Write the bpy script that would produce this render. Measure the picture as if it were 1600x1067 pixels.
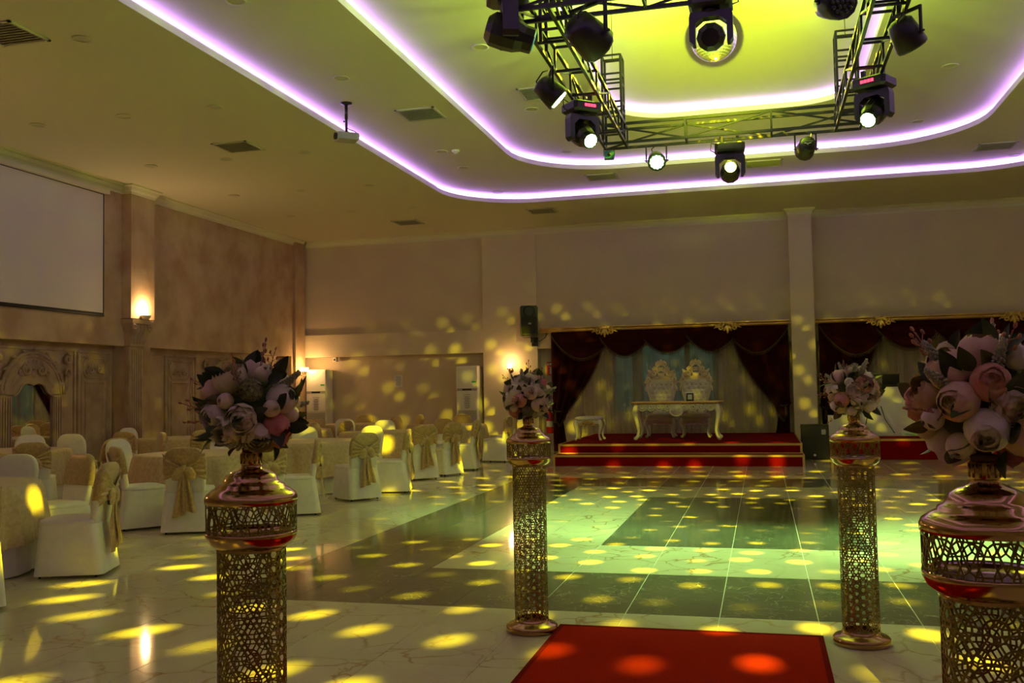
import bpy, math, random
from mathutils import Vector, Matrix
PI = math.pi
random.seed(7)
S = bpy.context.scene
COL = S.collection
for o in list(bpy.data.objects):
    bpy.data.objects.remove(o)

# ------------------------------------------------------------------ camera, world, exposure
CAM_H, F_PX = 1.5, 1500.0
YAW, PITCH, ROLL = math.radians(-14.51372), math.radians(2.88564), math.radians(-1.05377)
_fw = Vector((math.sin(YAW)*math.cos(PITCH), math.cos(YAW)*math.cos(PITCH), math.sin(PITCH)))
_r0 = Vector((math.cos(YAW), -math.sin(YAW), 0)); _u0 = _r0.cross(_fw)
_r = math.cos(ROLL)*_r0 + math.sin(ROLL)*_u0
_u = -math.sin(ROLL)*_r0 + math.cos(ROLL)*_u0
cam_data = bpy.data.cameras.new('camera'); cam = bpy.data.objects.new('camera', cam_data); COL.objects.link(cam)
cam_data.sensor_width = 36.0; cam_data.lens = F_PX/1600*36.0; cam_data.clip_start = 0.05; cam_data.clip_end = 200
m = Matrix((( _r.x, _u.x, -_fw.x, 0), (_r.y, _u.y, -_fw.y, 0), (_r.z, _u.z, -_fw.z, CAM_H), (0, 0, 0, 1)))
cam.matrix_world = m
S.camera = cam

S.view_settings.view_transform = 'Standard'; S.view_settings.look = 'None'
S.view_settings.gamma = 1.0; S.view_settings.use_curve_mapping = False
S.view_settings.exposure = 0.0
S.cycles.max_bounces = 8; S.cycles.diffuse_bounces = 5; S.cycles.glossy_bounces = 4
S.cycles.transparent_max_bounces = 12; S.cycles.transmission_bounces = 4
S.cycles.sample_clamp_indirect = 4.0; S.cycles.caustics_reflective = False; S.cycles.caustics_refractive = False
S.cycles.use_denoising = True

world = bpy.data.worlds.new('world'); S.world = world; world.use_nodes = True
wn = world.node_tree.nodes; wl = world.node_tree.links
bg = wn['Background']; bg.inputs[0].default_value = (0.46, 0.54, 0.52, 1); bg.inputs[1].default_value = 1.4

# light settings, tuned here
LED_STRENGTH = 9.5
LED_COLOR = (0.54, 0.25, 1.0)
W_DOTS, W_BALL, W_PAR, W_UP, W_SCONCE, W_GLOW = 13000.0, 5200.0, 1900.0, 52.0, 11.0, 1450.0

def lin(h):
    h = h.lstrip('#'); c = [int(h[i:i+2], 16)/255 for i in (0, 2, 4)]
    return tuple(x/12.92 if x <= 0.04045 else ((x+0.055)/1.055)**2.4 for x in c)

# ------------------------------------------------------------------ materials
M = {}
def mat(name, col, rough=0.6, metal=0.0, var=0.0, scale=4.0, col2=None, bump=0.0, bscale=60.0, sheen=0.0, coat=0.0, emis=None, estr=0.0, spec=None, detail=4.0):
    m = bpy.data.materials.new(name); m.use_nodes = True
    nt = m.node_tree; b = nt.nodes['Principled BSDF']
    b.inputs['Base Color'].default_value = (*col, 1); b.inputs['Roughness'].default_value = rough; b.inputs['Metallic'].default_value = metal
    if sheen: b.inputs['Sheen Weight'].default_value = sheen
    if coat: b.inputs['Coat Weight'].default_value = coat; b.inputs['Coat Roughness'].default_value = 0.08
    if spec is not None: b.inputs['Specular IOR Level'].default_value = spec
    if emis: b.inputs['Emission Color'].default_value = (*emis, 1); b.inputs['Emission Strength'].default_value = estr
    if var or col2 or bump:
        tc = nt.nodes.new('ShaderNodeNewGeometry')
    if var or col2:
        n = nt.nodes.new('ShaderNodeTexNoise'); n.inputs['Scale'].default_value = scale; n.inputs['Detail'].default_value = detail
        nt.links.new(tc.outputs['Position'], n.inputs['Vector'])
        r = nt.nodes.new('ShaderNodeValToRGB'); nt.links.new(n.outputs['Fac'], r.inputs['Fac'])
        c2 = col2 or tuple(min(1, x*(1-var)) for x in col)
        r.color_ramp.elements[0].position = 0.32; r.color_ramp.elements[1].position = 0.68
        r.color_ramp.elements[0].color = (*c2, 1); r.color_ramp.elements[1].color = (*col, 1)
        nt.links.new(r.outputs['Color'], b.inputs['Base Color'])
    if bump:
        n2 = nt.nodes.new('ShaderNodeTexNoise'); n2.inputs['Scale'].default_value = bscale; n2.inputs['Detail'].default_value = 3
        nt.links.new(tc.outputs['Position'], n2.inputs['Vector'])
        bp = nt.nodes.new('ShaderNodeBump'); bp.inputs['Strength'].default_value = bump; bp.inputs['Distance'].default_value = 0.01
        nt.links.new(n2.outputs['Fac'], bp.inputs['Height']); nt.links.new(bp.outputs['Normal'], b.inputs['Normal'])
    M[name] = m
    return m

def marble(name, base, vein, rough, cloud, vscale, width):
    m = bpy.data.materials.new(name); m.use_nodes = True; nt = m.node_tree; N = nt.nodes; L = nt.links
    b = N['Principled BSDF']; b.inputs['Roughness'].default_value = rough
    g = N.new('ShaderNodeNewGeometry'); oi = N.new('ShaderNodeObjectInfo')
    cmb = N.new('ShaderNodeVectorMath'); cmb.operation = 'SCALE'; cmb.inputs[0].default_value = (37, 53, 11)
    L.new(oi.outputs['Random'], cmb.inputs['Scale'])
    add = N.new('ShaderNodeVectorMath'); add.operation = 'ADD'; L.new(g.outputs['Position'], add.inputs[0]); L.new(cmb.outputs[0], add.inputs[1])
    n1 = N.new('ShaderNodeTexNoise'); n1.inputs['Scale'].default_value = vscale; n1.inputs['Detail'].default_value = 5; n1.inputs['Distortion'].default_value = 0.9
    L.new(add.outputs[0], n1.inputs['Vector'])
    # crackle veins: edges of noise-distorted cells
    dv = N.new('ShaderNodeVectorMath'); dv.operation = 'SCALE'; L.new(n1.outputs['Color'], dv.inputs[0]); dv.inputs['Scale'].default_value = 0.55
    av = N.new('ShaderNodeVectorMath'); av.operation = 'ADD'; L.new(add.outputs[0], av.inputs[0]); L.new(dv.outputs[0], av.inputs[1])
    vo = N.new('ShaderNodeTexVoronoi'); vo.feature = 'DISTANCE_TO_EDGE'; vo.inputs['Scale'].default_value = vscale*1.5; L.new(av.outputs[0], vo.inputs['Vector'])
    r = N.new('ShaderNodeMapRange'); L.new(vo.outputs['Distance'], r.inputs['Value']); r.inputs['From Min'].default_value = 0.0; r.inputs['From Max'].default_value = width
    r.inputs['To Min'].default_value = 1.0; r.inputs['To Max'].default_value = 0.0
    n2 = N.new('ShaderNodeTexNoise'); n2.inputs['Scale'].default_value = vscale*0.8; n2.inputs['Detail'].default_value = 3
    L.new(add.outputs[0], n2.inputs['Vector'])
    mr = N.new('ShaderNodeMapRange'); L.new(n2.outputs['Fac'], mr.inputs['Value']); mr.inputs['From Min'].default_value = 0.38; mr.inputs['From Max'].default_value = 0.62
    mu = N.new('ShaderNodeMath'); mu.operation = 'MULTIPLY'; L.new(r.outputs[0], mu.inputs[0]); L.new(mr.outputs[0], mu.inputs[1])
    n3 = N.new('ShaderNodeTexNoise'); n3.inputs['Scale'].default_value = 2.2; n3.inputs['Detail'].default_value = 4; L.new(add.outputs[0], n3.inputs['Vector'])
    mx = N.new('ShaderNodeMix'); mx.data_type = 'RGBA'; L.new(n3.outputs['Fac'], mx.inputs[0])
    mx.inputs[6].default_value = (*base, 1); mx.inputs[7].default_value = (*cloud, 1)
    m2 = N.new('ShaderNodeMix'); m2.data_type = 'RGBA'; L.new(mu.outputs[0], m2.inputs[0]); L.new(mx.outputs[2], m2.inputs[6]); m2.inputs[7].default_value = (*vein, 1)
    L.new(m2.outputs[2], b.inputs['Base Color'])
    M[name] = m

marble('cream_marble', (0.70, 0.63, 0.47), (0.38, 0.23, 0.10), 0.06, (0.58, 0.49, 0.34), 1.6, 0.035)
marble('dark_marble', (0.085, 0.080, 0.055), (0.45, 0.42, 0.30), 0.10, (0.17, 0.155, 0.105), 4.2, 0.022)
mat('grout', (0.62, 0.58, 0.48), 0.6)
mat('ceiling_paint', (0.73, 0.71, 0.58), 0.8)
mat('wall_cream', (0.66, 0.56, 0.43), 0.7, var=0.06, scale=1.2)
mat('wall_pier', (0.72, 0.62, 0.48), 0.7, var=0.05, scale=1.2)
mat('stucco', (0.60, 0.45, 0.30), 0.75, col2=(0.44, 0.29, 0.18), scale=2.2, bump=0.25, bscale=18, detail=7)
mat('carved_plaster', (0.50, 0.37, 0.27), 0.65, col2=(0.40, 0.27, 0.18), scale=5, bump=0.15, bscale=40)
mat('crown_white', (0.72, 0.68, 0.58), 0.6)
mat('fascia_white', (0.85, 0.83, 0.85), 0.6)
mat('gold_brass', (0.56, 0.36, 0.16), 0.16, 1.0, var=0.15, scale=9)
mat('gold_lattice', (0.26, 0.18, 0.075), 0.28, 1.0)
mat('gold_leaf', (0.72, 0.50, 0.16), 0.35, 0.85, var=0.35, scale=30)
mat('gold_paint', (0.62, 0.40, 0.14), 0.4, 0.6)
mat('white_cover', (0.84, 0.82, 0.74), 0.55, var=0.08, scale=14, bump=0.12, bscale=70, sheen=0.3)
mat('gold_sash', (0.52, 0.37, 0.17), 0.42, 0.15, col2=(0.36, 0.24, 0.10), scale=38, bump=0.15, bscale=90, sheen=0.4)
mat('lace', (0.60, 0.47, 0.29), 0.6, col2=(0.46, 0.33, 0.19), scale=26, bump=0.2, bscale=60, sheen=0.2)
mat('undercloth', (0.72, 0.68, 0.66), 0.7)
mat('dark_metal', (0.02, 0.02, 0.02), 0.4, 0.6)
mat('truss_black', (0.010, 0.009, 0.010), 0.45, 0.0)
mat('black_plastic', (0.012, 0.012, 0.012), 0.35)
mat('black_matte', (0.016, 0.016, 0.016), 0.8)
mat('grey_plastic', (0.34, 0.33, 0.36), 0.4)
mat('white_plastic', (0.78, 0.78, 0.76), 0.35)
mat('slot_dark', (0.07, 0.065, 0.06), 0.6)
mat('vent_paint', (0.60, 0.58, 0.52), 0.6)
mat('vent_slot', (0.22, 0.21, 0.18), 0.7)
mat('velvet', (0.032, 0.0016, 0.003), 0.9, var=0.35, scale=6, sheen=0.04, spec=0.1)
mat('fringe', (0.06, 0.03, 0.012), 0.85, var=0.4, scale=60)
mat('stage_carpet', (0.17, 0.002, 0.002), 0.95, spec=0.05, var=0.2, scale=40, bump=0.3, bscale=200)
mat('runner_carpet', (0.40, 0.010, 0.002), 0.95, spec=0.05, var=0.22, scale=120, bump=0.5, bscale=350)
mat('projection_screen', (0.74, 0.68, 0.66), 0.8)
mat('throne_fabric', (0.62, 0.58, 0.54), 0.45, var=0.1, scale=30)
mat('throne_wood', (0.60, 0.44, 0.30), 0.4, 0.2, col2=(0.66, 0.55, 0.45), scale=25)
mat('cream_lacquer', (0.72, 0.72, 0.58), 0.3, coat=0.4)
mat('paper', (0.75, 0.76, 0.80), 0.7)
mat('print', (0.16, 0.16, 0.20), 0.7)
mat('sign_red', (0.55, 0.02, 0.03), 0.4)
mat('ext_red', (0.45, 0.015, 0.012), 0.25)
mat('green_label', (0.01, 0.35, 0.06), 0.5)
mat('mirror_glass', (0.88, 0.90, 0.90), 0.02, 1.0)
mat('facet_mirror', (0.95, 0.95, 0.95), 0.32, 1.0)
mat('led_strip', (1, 1, 1), 0.5, emis=LED_COLOR, estr=LED_STRENGTH)
mat('lens_green', (0.9, 1, 0.9), 0.3, emis=(0.50, 1.0, 0.32), estr=12.0)
mat('lens_yellow', (1, 1, 0.5), 0.3, emis=(0.95, 1.0, 0.18), estr=14.0)
mat('lens_dim', (0.02, 0.3, 0.1), 0.3, emis=(0.20, 1.0, 0.55), estr=0.35)
mat('lens_glass', (0.03, 0.04, 0.03), 0.08)
mat('red_display', (0.3, 0, 0), 0.4, emis=(1.0, 0.05, 0.10), estr=3.0)
mat('laser_blue', (0.03, 0.16, 0.22), 0.3)
mat('bulb_glow', (1, 0.9, 0.7), 0.4, emis=(1.0, 0.62, 0.22), estr=28.0)
mat('lamp_glow', (1, 0.9, 0.7), 0.4, emis=(1.0, 0.66, 0.25), estr=22.0)
mat('leaf', (0.055, 0.085, 0.022), 0.5, var=0.5, scale=18)
mat('leaf_olive', (0.13, 0.13, 0.03), 0.5, var=0.4, scale=18)
mat('leaf_dark', (0.03, 0.055, 0.02), 0.5, var=0.4, scale=18)
mat('leaf_sage', (0.26, 0.27, 0.13), 0.6, var=0.3, scale=18)
mat('petal_cream', (0.78, 0.70, 0.45), 0.6, col2=(0.72, 0.60, 0.38), scale=24)
mat('petal_white', (0.82, 0.76, 0.58), 0.6, var=0.06, scale=24)
mat('petal_blush', (0.76, 0.48, 0.32), 0.6, col2=(0.80, 0.62, 0.42), scale=28)
mat('petal_pink', (0.66, 0.26, 0.18), 0.6, col2=(0.74, 0.42, 0.30), scale=28)
mat('petal_rose', (0.48, 0.10, 0.12), 0.6, col2=(0.62, 0.24, 0.24), scale=28)
mat('bloom_spike', (0.52, 0.52, 0.36), 0.7, var=0.3, scale=80)
mat('stem_brown', (0.12, 0.05, 0.03), 0.7)
mat('berry', (0.42, 0.16, 0.12), 0.5)
mat('foam', (0.06, 0.09, 0.03), 0.9)
mat('window_frame', (0.22, 0.21, 0.19), 0.5)
mat('hedge_leaf', (0.10, 0.20, 0.12), 0.7, col2=(0.30, 0.42, 0.34), scale=5)
mat('garden_ground', (0.12, 0.15, 0.08), 0.9, var=0.3, scale=3)

def glass_mat():
    m = bpy.data.materials.new('window_glass'); m.use_nodes = True; nt = m.node_tree; N = nt.nodes; L = nt.links
    out = N['Material Output']; N.remove(N['Principled BSDF'])
    t = N.new('ShaderNodeBsdfTransparent'); t.inputs[0].default_value = (0.80, 0.90, 0.88, 1)
    g = N.new('ShaderNodeBsdfGlossy'); g.inputs['Roughness'].default_value = 0.03
    mx = N.new('ShaderNodeMixShader'); mx.inputs[0].default_value = 0.08
    L.new(t.outputs[0], mx.inputs[1]); L.new(g.outputs[0], mx.inputs[2]); L.new(mx.outputs[0], out.inputs[0]); M['window_glass'] = m
glass_mat()
def sheer_mat(name, col, transp):
    m = bpy.data.materials.new(name); m.use_nodes = True; nt = m.node_tree; N = nt.nodes; L = nt.links
    out = N['Material Output']; N.remove(N['Principled BSDF'])
    t = N.new('ShaderNodeBsdfTransparent')
    d = N.new('ShaderNodeBsdfDiffuse'); d.inputs[0].default_value = (*col, 1)
    tr = N.new('ShaderNodeBsdfTranslucent'); tr.inputs[0].default_value = (*col, 1)
    m1 = N.new('ShaderNodeMixShader'); m1.inputs[0].default_value = 0.35; L.new(d.outputs[0], m1.inputs[1]); L.new(tr.outputs[0], m1.inputs[2])
    mx = N.new('ShaderNodeMixShader'); mx.inputs[0].default_value = 1-transp
    L.new(t.outputs[0], mx.inputs[1]); L.new(m1.outputs[0], mx.inputs[2]); L.new(mx.outputs[0], out.inputs[0]); M[name] = m
sheer_mat('sheer', (0.60, 0.53, 0.42), 0.58)

# ------------------------------------------------------------------ mesh builder
class MB:
    def __init__(s): s.v = []; s.f = []; s.sm = []
    def add(s, vs, fs, smooth=False):
        b = len(s.v); s.v += [tuple(v) for v in vs]; s.f += [tuple(i+b for i in f) for f in fs]; s.sm += [smooth]*len(fs); return s
    def box(s, x0, x1, y0, y1, z0, z1, mtx=None):
        vs = [Vector((x, y, z)) for z in (z0, z1) for y in (y0, y1) for x in (x0, x1)]
        if mtx: vs = [mtx @ v for v in vs]
        return s.add(vs, [(0, 2, 3, 1), (4, 5, 7, 6), (0, 1, 5, 4), (2, 6, 7, 3), (0, 4, 6, 2), (1, 3, 7, 5)])
    def bar(s, a, b, w, h=None):
        a = Vector(a); b = Vector(b); d = (b-a).normalized(); h = h or w
        up = Vector((0, 0, 1)) if abs(d.z) < 0.95 else Vector((0, 1, 0))
        x = d.cross(up).normalized()*w/2; y = x.cross(d).normalized()*h/2
        vs = [p+i*x+j*y for p in (a, b) for i, j in ((-1, -1), (1, -1), (1, 1), (-1, 1))]
        return s.add(vs, [(3, 2, 1, 0), (4, 5, 6, 7), (0, 1, 5, 4), (1, 2, 6, 5), (2, 3, 7, 6), (3, 0, 4, 7)])
    def loft(s, rings, cap0=True, cap1=True, smooth=True, closed=True):
        n = len(rings[0]); vs = [p for r in rings for p in r]; fs = []
        for i in range(len(rings)-1):
            for j in range(n if closed else n-1):
                k = (j+1) % n
                fs.append((i*n+j, i*n+k, (i+1)*n+k, (i+1)*n+j))
        s.add(vs, fs, smooth); b = len(s.v)-len(vs)
        if cap0: s.f.append(tuple(b+j for j in range(n-1, -1, -1))); s.sm.append(False)
        if cap1: s.f.append(tuple(b+(len(rings)-1)*n+j for j in range(n))); s.sm.append(False)
        return s
    def lathe(s, prof, n=32, c=(0, 0, 0), cap0=False, cap1=False, ax=None):
        rings = []
        for r, z in prof:
            rg = []
            for j in range(n):
                a = 2*PI*j/n; p = Vector((r*math.cos(a), r*math.sin(a), z))
                if ax: p = ax @ p
                rg.append(p+Vector(c))
            rings.append(rg)
        return s.loft(rings, cap0, cap1)
    def tube(s, pts, r, n=8, cap=True):
        pts = [Vector(p) for p in pts]; k = len(pts)
        rs = r if isinstance(r, (list, tuple)) else [r]*k
        rings = []; prev = None
        for i, p in enumerate(pts):
            d = (pts[min(i+1, k-1)]-pts[max(i-1, 0)])
            d = d.normalized() if d.length > 1e-9 else Vector((0, 0, 1))
            if prev is None:
                u = d.cross(Vector((0, 0, 1)))
                if u.length < 0.05: u = d.cross(Vector((0, 1, 0)))
                u.normalize()
            else:
                u = prev-d*prev.dot(d)
                if u.length < 1e-6: u = d.cross(Vector((1, 0, 0)))
                u.normalize()
            prev = u; v = d.cross(u)
            rings.append([p+rs[i]*(math.cos(2*PI*j/n)*u+math.sin(2*PI*j/n)*v) for j in range(n)])
        return s.loft(rings, cap, cap)
    def grid(s, fn, nu, nv, smooth=True):
        vs = [fn(i/nu, j/nv) for j in range(nv+1) for i in range(nu+1)]
        fs = [(j*(nu+1)+i, j*(nu+1)+i+1, (j+1)*(nu+1)+i+1, (j+1)*(nu+1)+i) for j in range(nv) for i in range(nu)]
        return s.add(vs, fs, smooth)
    def ball(s, c, r, nu=12, nv=8, mtx=None, smooth=True):
        rx, ry, rz = r if isinstance(r, (tuple, list)) else (r, r, r)
        rings = []
        for j in range(nv+1):
            t = PI*j/nv; e = max(0.02, math.sin(t))
            rg = [Vector((rx*e*math.cos(2*PI*i/nu), ry*e*math.sin(2*PI*i/nu), -rz*math.cos(t))) for i in range(nu)]
            rings.append([(mtx @ p if mtx else p)+Vector(c) for p in rg])
        return s.loft(rings, True, True, smooth)
    def prism(s, poly, h, mp):
        """extrude a 2D outline by h; mp(u, v, w) -> 3D"""
        n = len(poly)
        vs = [mp(u, v, 0) for u, v in poly]+[mp(u, v, h) for u, v in poly]
        fs = [tuple(range(n-1, -1, -1)), tuple(range(n, 2*n))]+[(i, (i+1) % n, n+(i+1) % n, n+i) for i in range(n)]
        return s.add(vs, fs)
    def mesh(s, name):
        me = bpy.data.meshes.new(name); me.from_pydata(s.v, [], s.f); me.polygons.foreach_set('use_smooth', s.sm); me.update(); return me
    def build(s, name, material, parent=None, loc=None, fix=False):
        me = s.mesh(name)
        if fix:
            import bmesh
            bm = bmesh.new(); bm.from_mesh(me); bmesh.ops.recalc_face_normals(bm, faces=bm.faces); bm.to_mesh(me); bm.free()
        me.materials.append(M[material]); o = bpy.data.objects.new(name, me); COL.objects.link(o)
        if parent: o.parent = parent
        if loc: o.location = loc
        return o

def tag(o, label=None, cat=None, group=None, kind=None):
    if label: o['label'] = label
    if cat: o['category'] = cat
    if group: o['group'] = group
    if kind: o['kind'] = kind
    return o
def thing(name, label, cat, loc=(0, 0, 0), rz=0.0, group=None):
    o = bpy.data.objects.new(name, None); COL.objects.link(o); o.empty_display_size = 0.1
    o.location = loc; o.rotation_euler = (0, 0, rz); return tag(o, label, cat, group)
def struct(o): o['kind'] = 'structure'; return o
def dup(root, loc, rz=None, label=None, group=None):
    r = root.copy(); COL.objects.link(r); r.location = loc
    if rz is not None: r.rotation_euler = (0, 0, rz)
    if label: r['label'] = label
    if group: r['group'] = group
    def kids(src, dst):
        for ch in [c for c in ALLKIDS(src)]:
            c = ch.copy(); COL.objects.link(c); c.parent = dst; kids(ch, c)
    kids(root, r)
    return r
def ALLKIDS(o): return list(o.children)
def inst(src_mesh, name, material, parent, mtx):
    o = bpy.data.objects.new(name, src_mesh); COL.objects.link(o); o.parent = parent; o.matrix_local = mtx; return o
def light(name, kind, loc, energy, color, radius=0.05, parent=None, aim=None, spot=None, blend=0.3):
    d = bpy.data.lights.new(name, kind); d.energy = energy; d.color = color; d.shadow_soft_size = radius
    o = bpy.data.objects.new(name, d); COL.objects.link(o); o.location = loc
    if kind == 'SPOT': d.spot_size = spot; d.spot_blend = blend
    if aim is not None:
        o.rotation_euler = (Vector(aim)-Vector(loc)).to_track_quat('-Z', 'Y').to_euler()
    return o

# ------------------------------------------------------------------ room constants
XL, XR, YB, YF = -11.6, 10.95, 23.0, -6.0
Z0, Z1, Z2, Z3 = 5.5, 5.7, 5.9, 6.1
CX = -0.31

# ------------------------------------------------------------------ floor with single tiles
floor = struct(MB().box(XL-0.6, XR+0.6, YF-0.4, YB+0.6, -0.12, -0.004).build('floor', 'grout'))
TW, TL = 0.615, 1.37
def tile_mesh(mname):
    me = MB().box(-TW/2+0.003, TW/2-0.003, -TL/2+0.002, TL/2-0.002, -0.012, 0.0).mesh('tile'); me.materials.append(M[mname]); return me
tm = {'c': tile_mesh('cream_marble'), 'd': tile_mesh('dark_marble')}
Y0 = 6.45
def is_dark(k, r):
    # k: column counted from CX, r: row counted from the near edge of the dark frame
    a = k if k >= 0 else -k-1
    if r in (0, 6) and a < 6: return True
    if 0 <= r <= 6 and 4 <= a < 6: return True
    if 2 <= r <= 4 and a < 2: return True
    return False
tiles = []
inv = m.inverted()
for k in range(-19, 19):
    for r in range(-9, 12):
        x = CX+(k+0.5)*TW; y = Y0+(r+0.5)*TL
        if x < XL-0.2 or x > XR or y < YF: continue
        p = inv @ Vector((x, y, 0))
        vis = p.z < -0.5 and abs(p.x/-p.z) < 0.62 and p.y/-p.z > -0.48
        tiles.append((0 if vis else 1, Vector((x, y, 0)).length, x, y, 'd' if is_dark(k, r) else 'c'))
tiles.sort()
near, rest = tiles[:300], tiles[300:]
for _, _, x, y, c in near:
    o = bpy.data.objects.new('tile', tm[c]); COL.objects.link(o); o.parent = floor; o.location = (x, y, 0)
for c, mn in (('c', 'cream_marble'), ('d', 'dark_marble')):
    b = MB()
    for _, _, x, y, cc in rest:
        if cc == c: b.box(x-TW/2+0.003, x+TW/2-0.003, y-TL/2+0.002, y+TL/2-0.002, -0.012, 0)
    if b.v: b.build('tile_field', mn, floor)['kind'] = 'stuff'

# ------------------------------------------------------------------ ceiling: three stepped trays with coves
def rrect(x0, x1, y0, y1, r, n=10):
    pts = []
    for cx, cy, a0 in ((x1-r, y1-r, 0), (x0+r, y1-r, PI/2), (x0+r, y0+r, PI), (x1-r, y0+r, 1.5*PI)):
        for i in range(n+1):
            a = a0+PI/2*i/n; pts.append((cx+r*math.cos(a), cy+r*math.sin(a)))
    return pts
TR = [(-6.17, 5.55, -2.6, 19.85, 1.7), (-4.27, 3.65, -0.9, 18.15, 1.8), (-2.18, 1.55, 1.7, 15.66, 0.95)]
def loop3(t, off, z, rr=None):
    x0, x1, y0, y1, r = t
    return [(x, y, z) for x, y in rrect(x0-off, x1+off, y0-off, y1+off, max(0.01, r+off))]
ceil = None
outer = [(x, y, Z0) for x, y in rrect(XL-0.3, XR+0.3, YF-0.3, YB+0.3, 0.01)]
zs = [Z0, Z1, Z2, Z3]
for i, t in enumerate(TR):
    b = MB(); b.loft([outer, loop3(t, 0, zs[i])], False, False, smooth=False)
    o = b.build('ceiling' if i == 0 else 'ceiling_tier', 'ceiling_paint', ceil, fix=False)
    if i == 0: ceil = struct(o)
    lip = MB().loft([loop3(t, 0, zs[i]), loop3(t, 0, zs[i]+0.085), loop3(t, 0.03, zs[i]+0.085), loop3(t, 0.03, zs[i]+0.02)], False, False, smooth=False)
    lip.build('cove_lip', 'fascia_white', ceil)
    back = MB().loft([loop3(t, 0.03, zs[i]+0.02), loop3(t, 0.16, zs[i]+0.02), loop3(t, 0.16, zs[i+1])], False, False, smooth=False)
    back.build('cove_back', 'fascia_white', ceil)
    outer = loop3(t, 0.16, zs[i+1])
    st = MB().loft([loop3(t, 0.150, zs[i]+0.095), loop3(t, 0.140, zs[i]+0.095), loop3(t, 0.140, zs[i]+0.165), loop3(t, 0.150, zs[i]+0.165)], False, False, smooth=False)
    so = st.build('led_strip', 'led_strip')
    tag(so, ['violet LED strip glowing in the outermost, lowest ceiling cove', 'violet LED strip glowing in the middle ceiling cove', 'violet LED strip glowing in the innermost ceiling cove above the truss'][i], 'led strip', 'violet cove light strips')
b = MB(); n = len(outer); b.add(outer, [tuple(range(n))]); b.build('ceiling_tier', 'ceiling_paint', ceil)
MB().box(XL-0.6, XR+0.6, YF-0.6, YB+0.6, Z3+0.15, Z3+0.25).build('roof_slab', 'ceiling_paint', ceil)

# ------------------------------------------------------------------ walls
# left wall: rear skin + front layer with two recesses
b = MB(); b.box(XL-0.6, XL-0.3, YF, YB+0.6, 0, Z3+0.1)
wall_l = struct(b.build('wall_left', 'stucco'))
RZ = 2.46
b = MB()
b.box(XL-0.3, XL, YF, YB, RZ, Z0+0.1)
for y0, y1 in ((YF, 11.40), (15.70, 16.45), (22.30, YB)): b.box(XL-0.3, XL, y0, y1, 0, RZ)
b.box(XL, XL+0.2, 15.58, 16.30, 2.98, Z0)       # upper pilaster face
b.box(XL, XL+0.06, 22.42, 22.95, 0, Z0)         # slim corner pilaster
b.build('stucco_face', 'stucco', wall_l)
# right + front wall
wall_r = struct(MB().box(XR, XR+0.3, YF, YB+0.6, 0, Z3+0.1).build('wall_right', 'wall_cream'))
wall_f = struct(MB().box(XL-0.6, XR+0.3, YF-0.3, YF, 0, Z3+0.1).build('wall_front', 'wall_cream'))
# back wall: skin at 23.35 with the window hole, front layer at 23.0
WX0, WX1, WZ0, WZ1 = -3.52, -0.97, 0.90, 2.72
b = MB()
for x0, x1, z0, z1 in ((XL-0.6, WX0, 0, Z3), (WX1, XR+0.3, 0, Z3), (WX0, WX1, 0, WZ0), (WX0, WX1, WZ1, Z3)): b.box(x0, x1, YB+0.35, YB+0.6, z0, z1)
wall_b = struct(b.build('wall_back', 'wall_cream'))
b = MB()
b.box(XL-0.3, -6.70, YB+0.09, YB+0.35, 3.02, Z0+0.1)    # recessed upper panel
b.box(-5.31, XR, YB+0.025, YB+0.35, 2.50, Z0+0.1)       # wall over the curtains
b.build('upper_panel', 'wall_cream', wall_b)
b = MB()
b.box(XL-0.3, -6.70, YB, YB+0.35, 2.44, 3.02)           # beam
b.box(-6.70, -5.31, YB, YB+0.35, 0, Z0+0.1)             # pier
b.build('beam_and_pier', 'wall_pier', wall_b)
# column
colm = struct(MB().box(0.69, 1.20, 22.6, YB+0.3, 0, Z0).build('trim_1', 'wall_pier'))
b = MB(); b.loft([[(0.69-d, 22.6-d, z), (1.20+d, 22.6-d, z), (1.20+d, YB+0.02, z), (0.69-d, YB+0.02, z)] for d, z in ((0.0, Z0-0.16), (0.02, Z0-0.13), (0.03, Z0-0.08), (0.085, Z0-0.03), (0.085, Z0))], True, True, smooth=False)
b.build('column_cap', 'crown_white', colm)
# crowns: swept profile along wall tops
def crown(name, path, nrm, par=None):
    prof = [(0.0, -0.17), (0.015, -0.17), (0.02, -0.13), (0.05, -0.10), (0.075, -0.05), (0.11, -0.03), (0.11, 0.0)]
    rings = [[(p[0]+nx*d, p[1]+ny*d, Z0+z) for d, z in prof] for p, (nx, ny) in zip(path, nrm)]
    b = MB(); b.loft(rings, False, False, smooth=False, closed=False); return b
c1 = crown('trim_2', [(XL, YF), (XL, 15.58), (XL+0.2, 15.58), (XL+0.2, 16.30), (XL, 16.30), (XL, YB)], [(1, 0), (1, -1), (1, -1), (1, 1), (1, 1), (1, -1)])
struct(c1.build('trim_2', 'crown_white'))
c2 = crown('trim_3', [(XL, YB+0.09), (-6.70, YB+0.09), (-6.70, YB), (-5.31, YB), (-5.31, YB+0.025), (XR, YB+0.025)], [(1, -1), (0, -1), (0, -1), (0, -1), (0, -1), (-1, -1)])
struct(c2.build('trim_3', 'crown_white'))
# skirting
struct(MB().box(XL-0.3, -4.9, YB+0.33, YB+0.35, 0, 0.10).build('baseboard_back', 'crown_white'))

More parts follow.
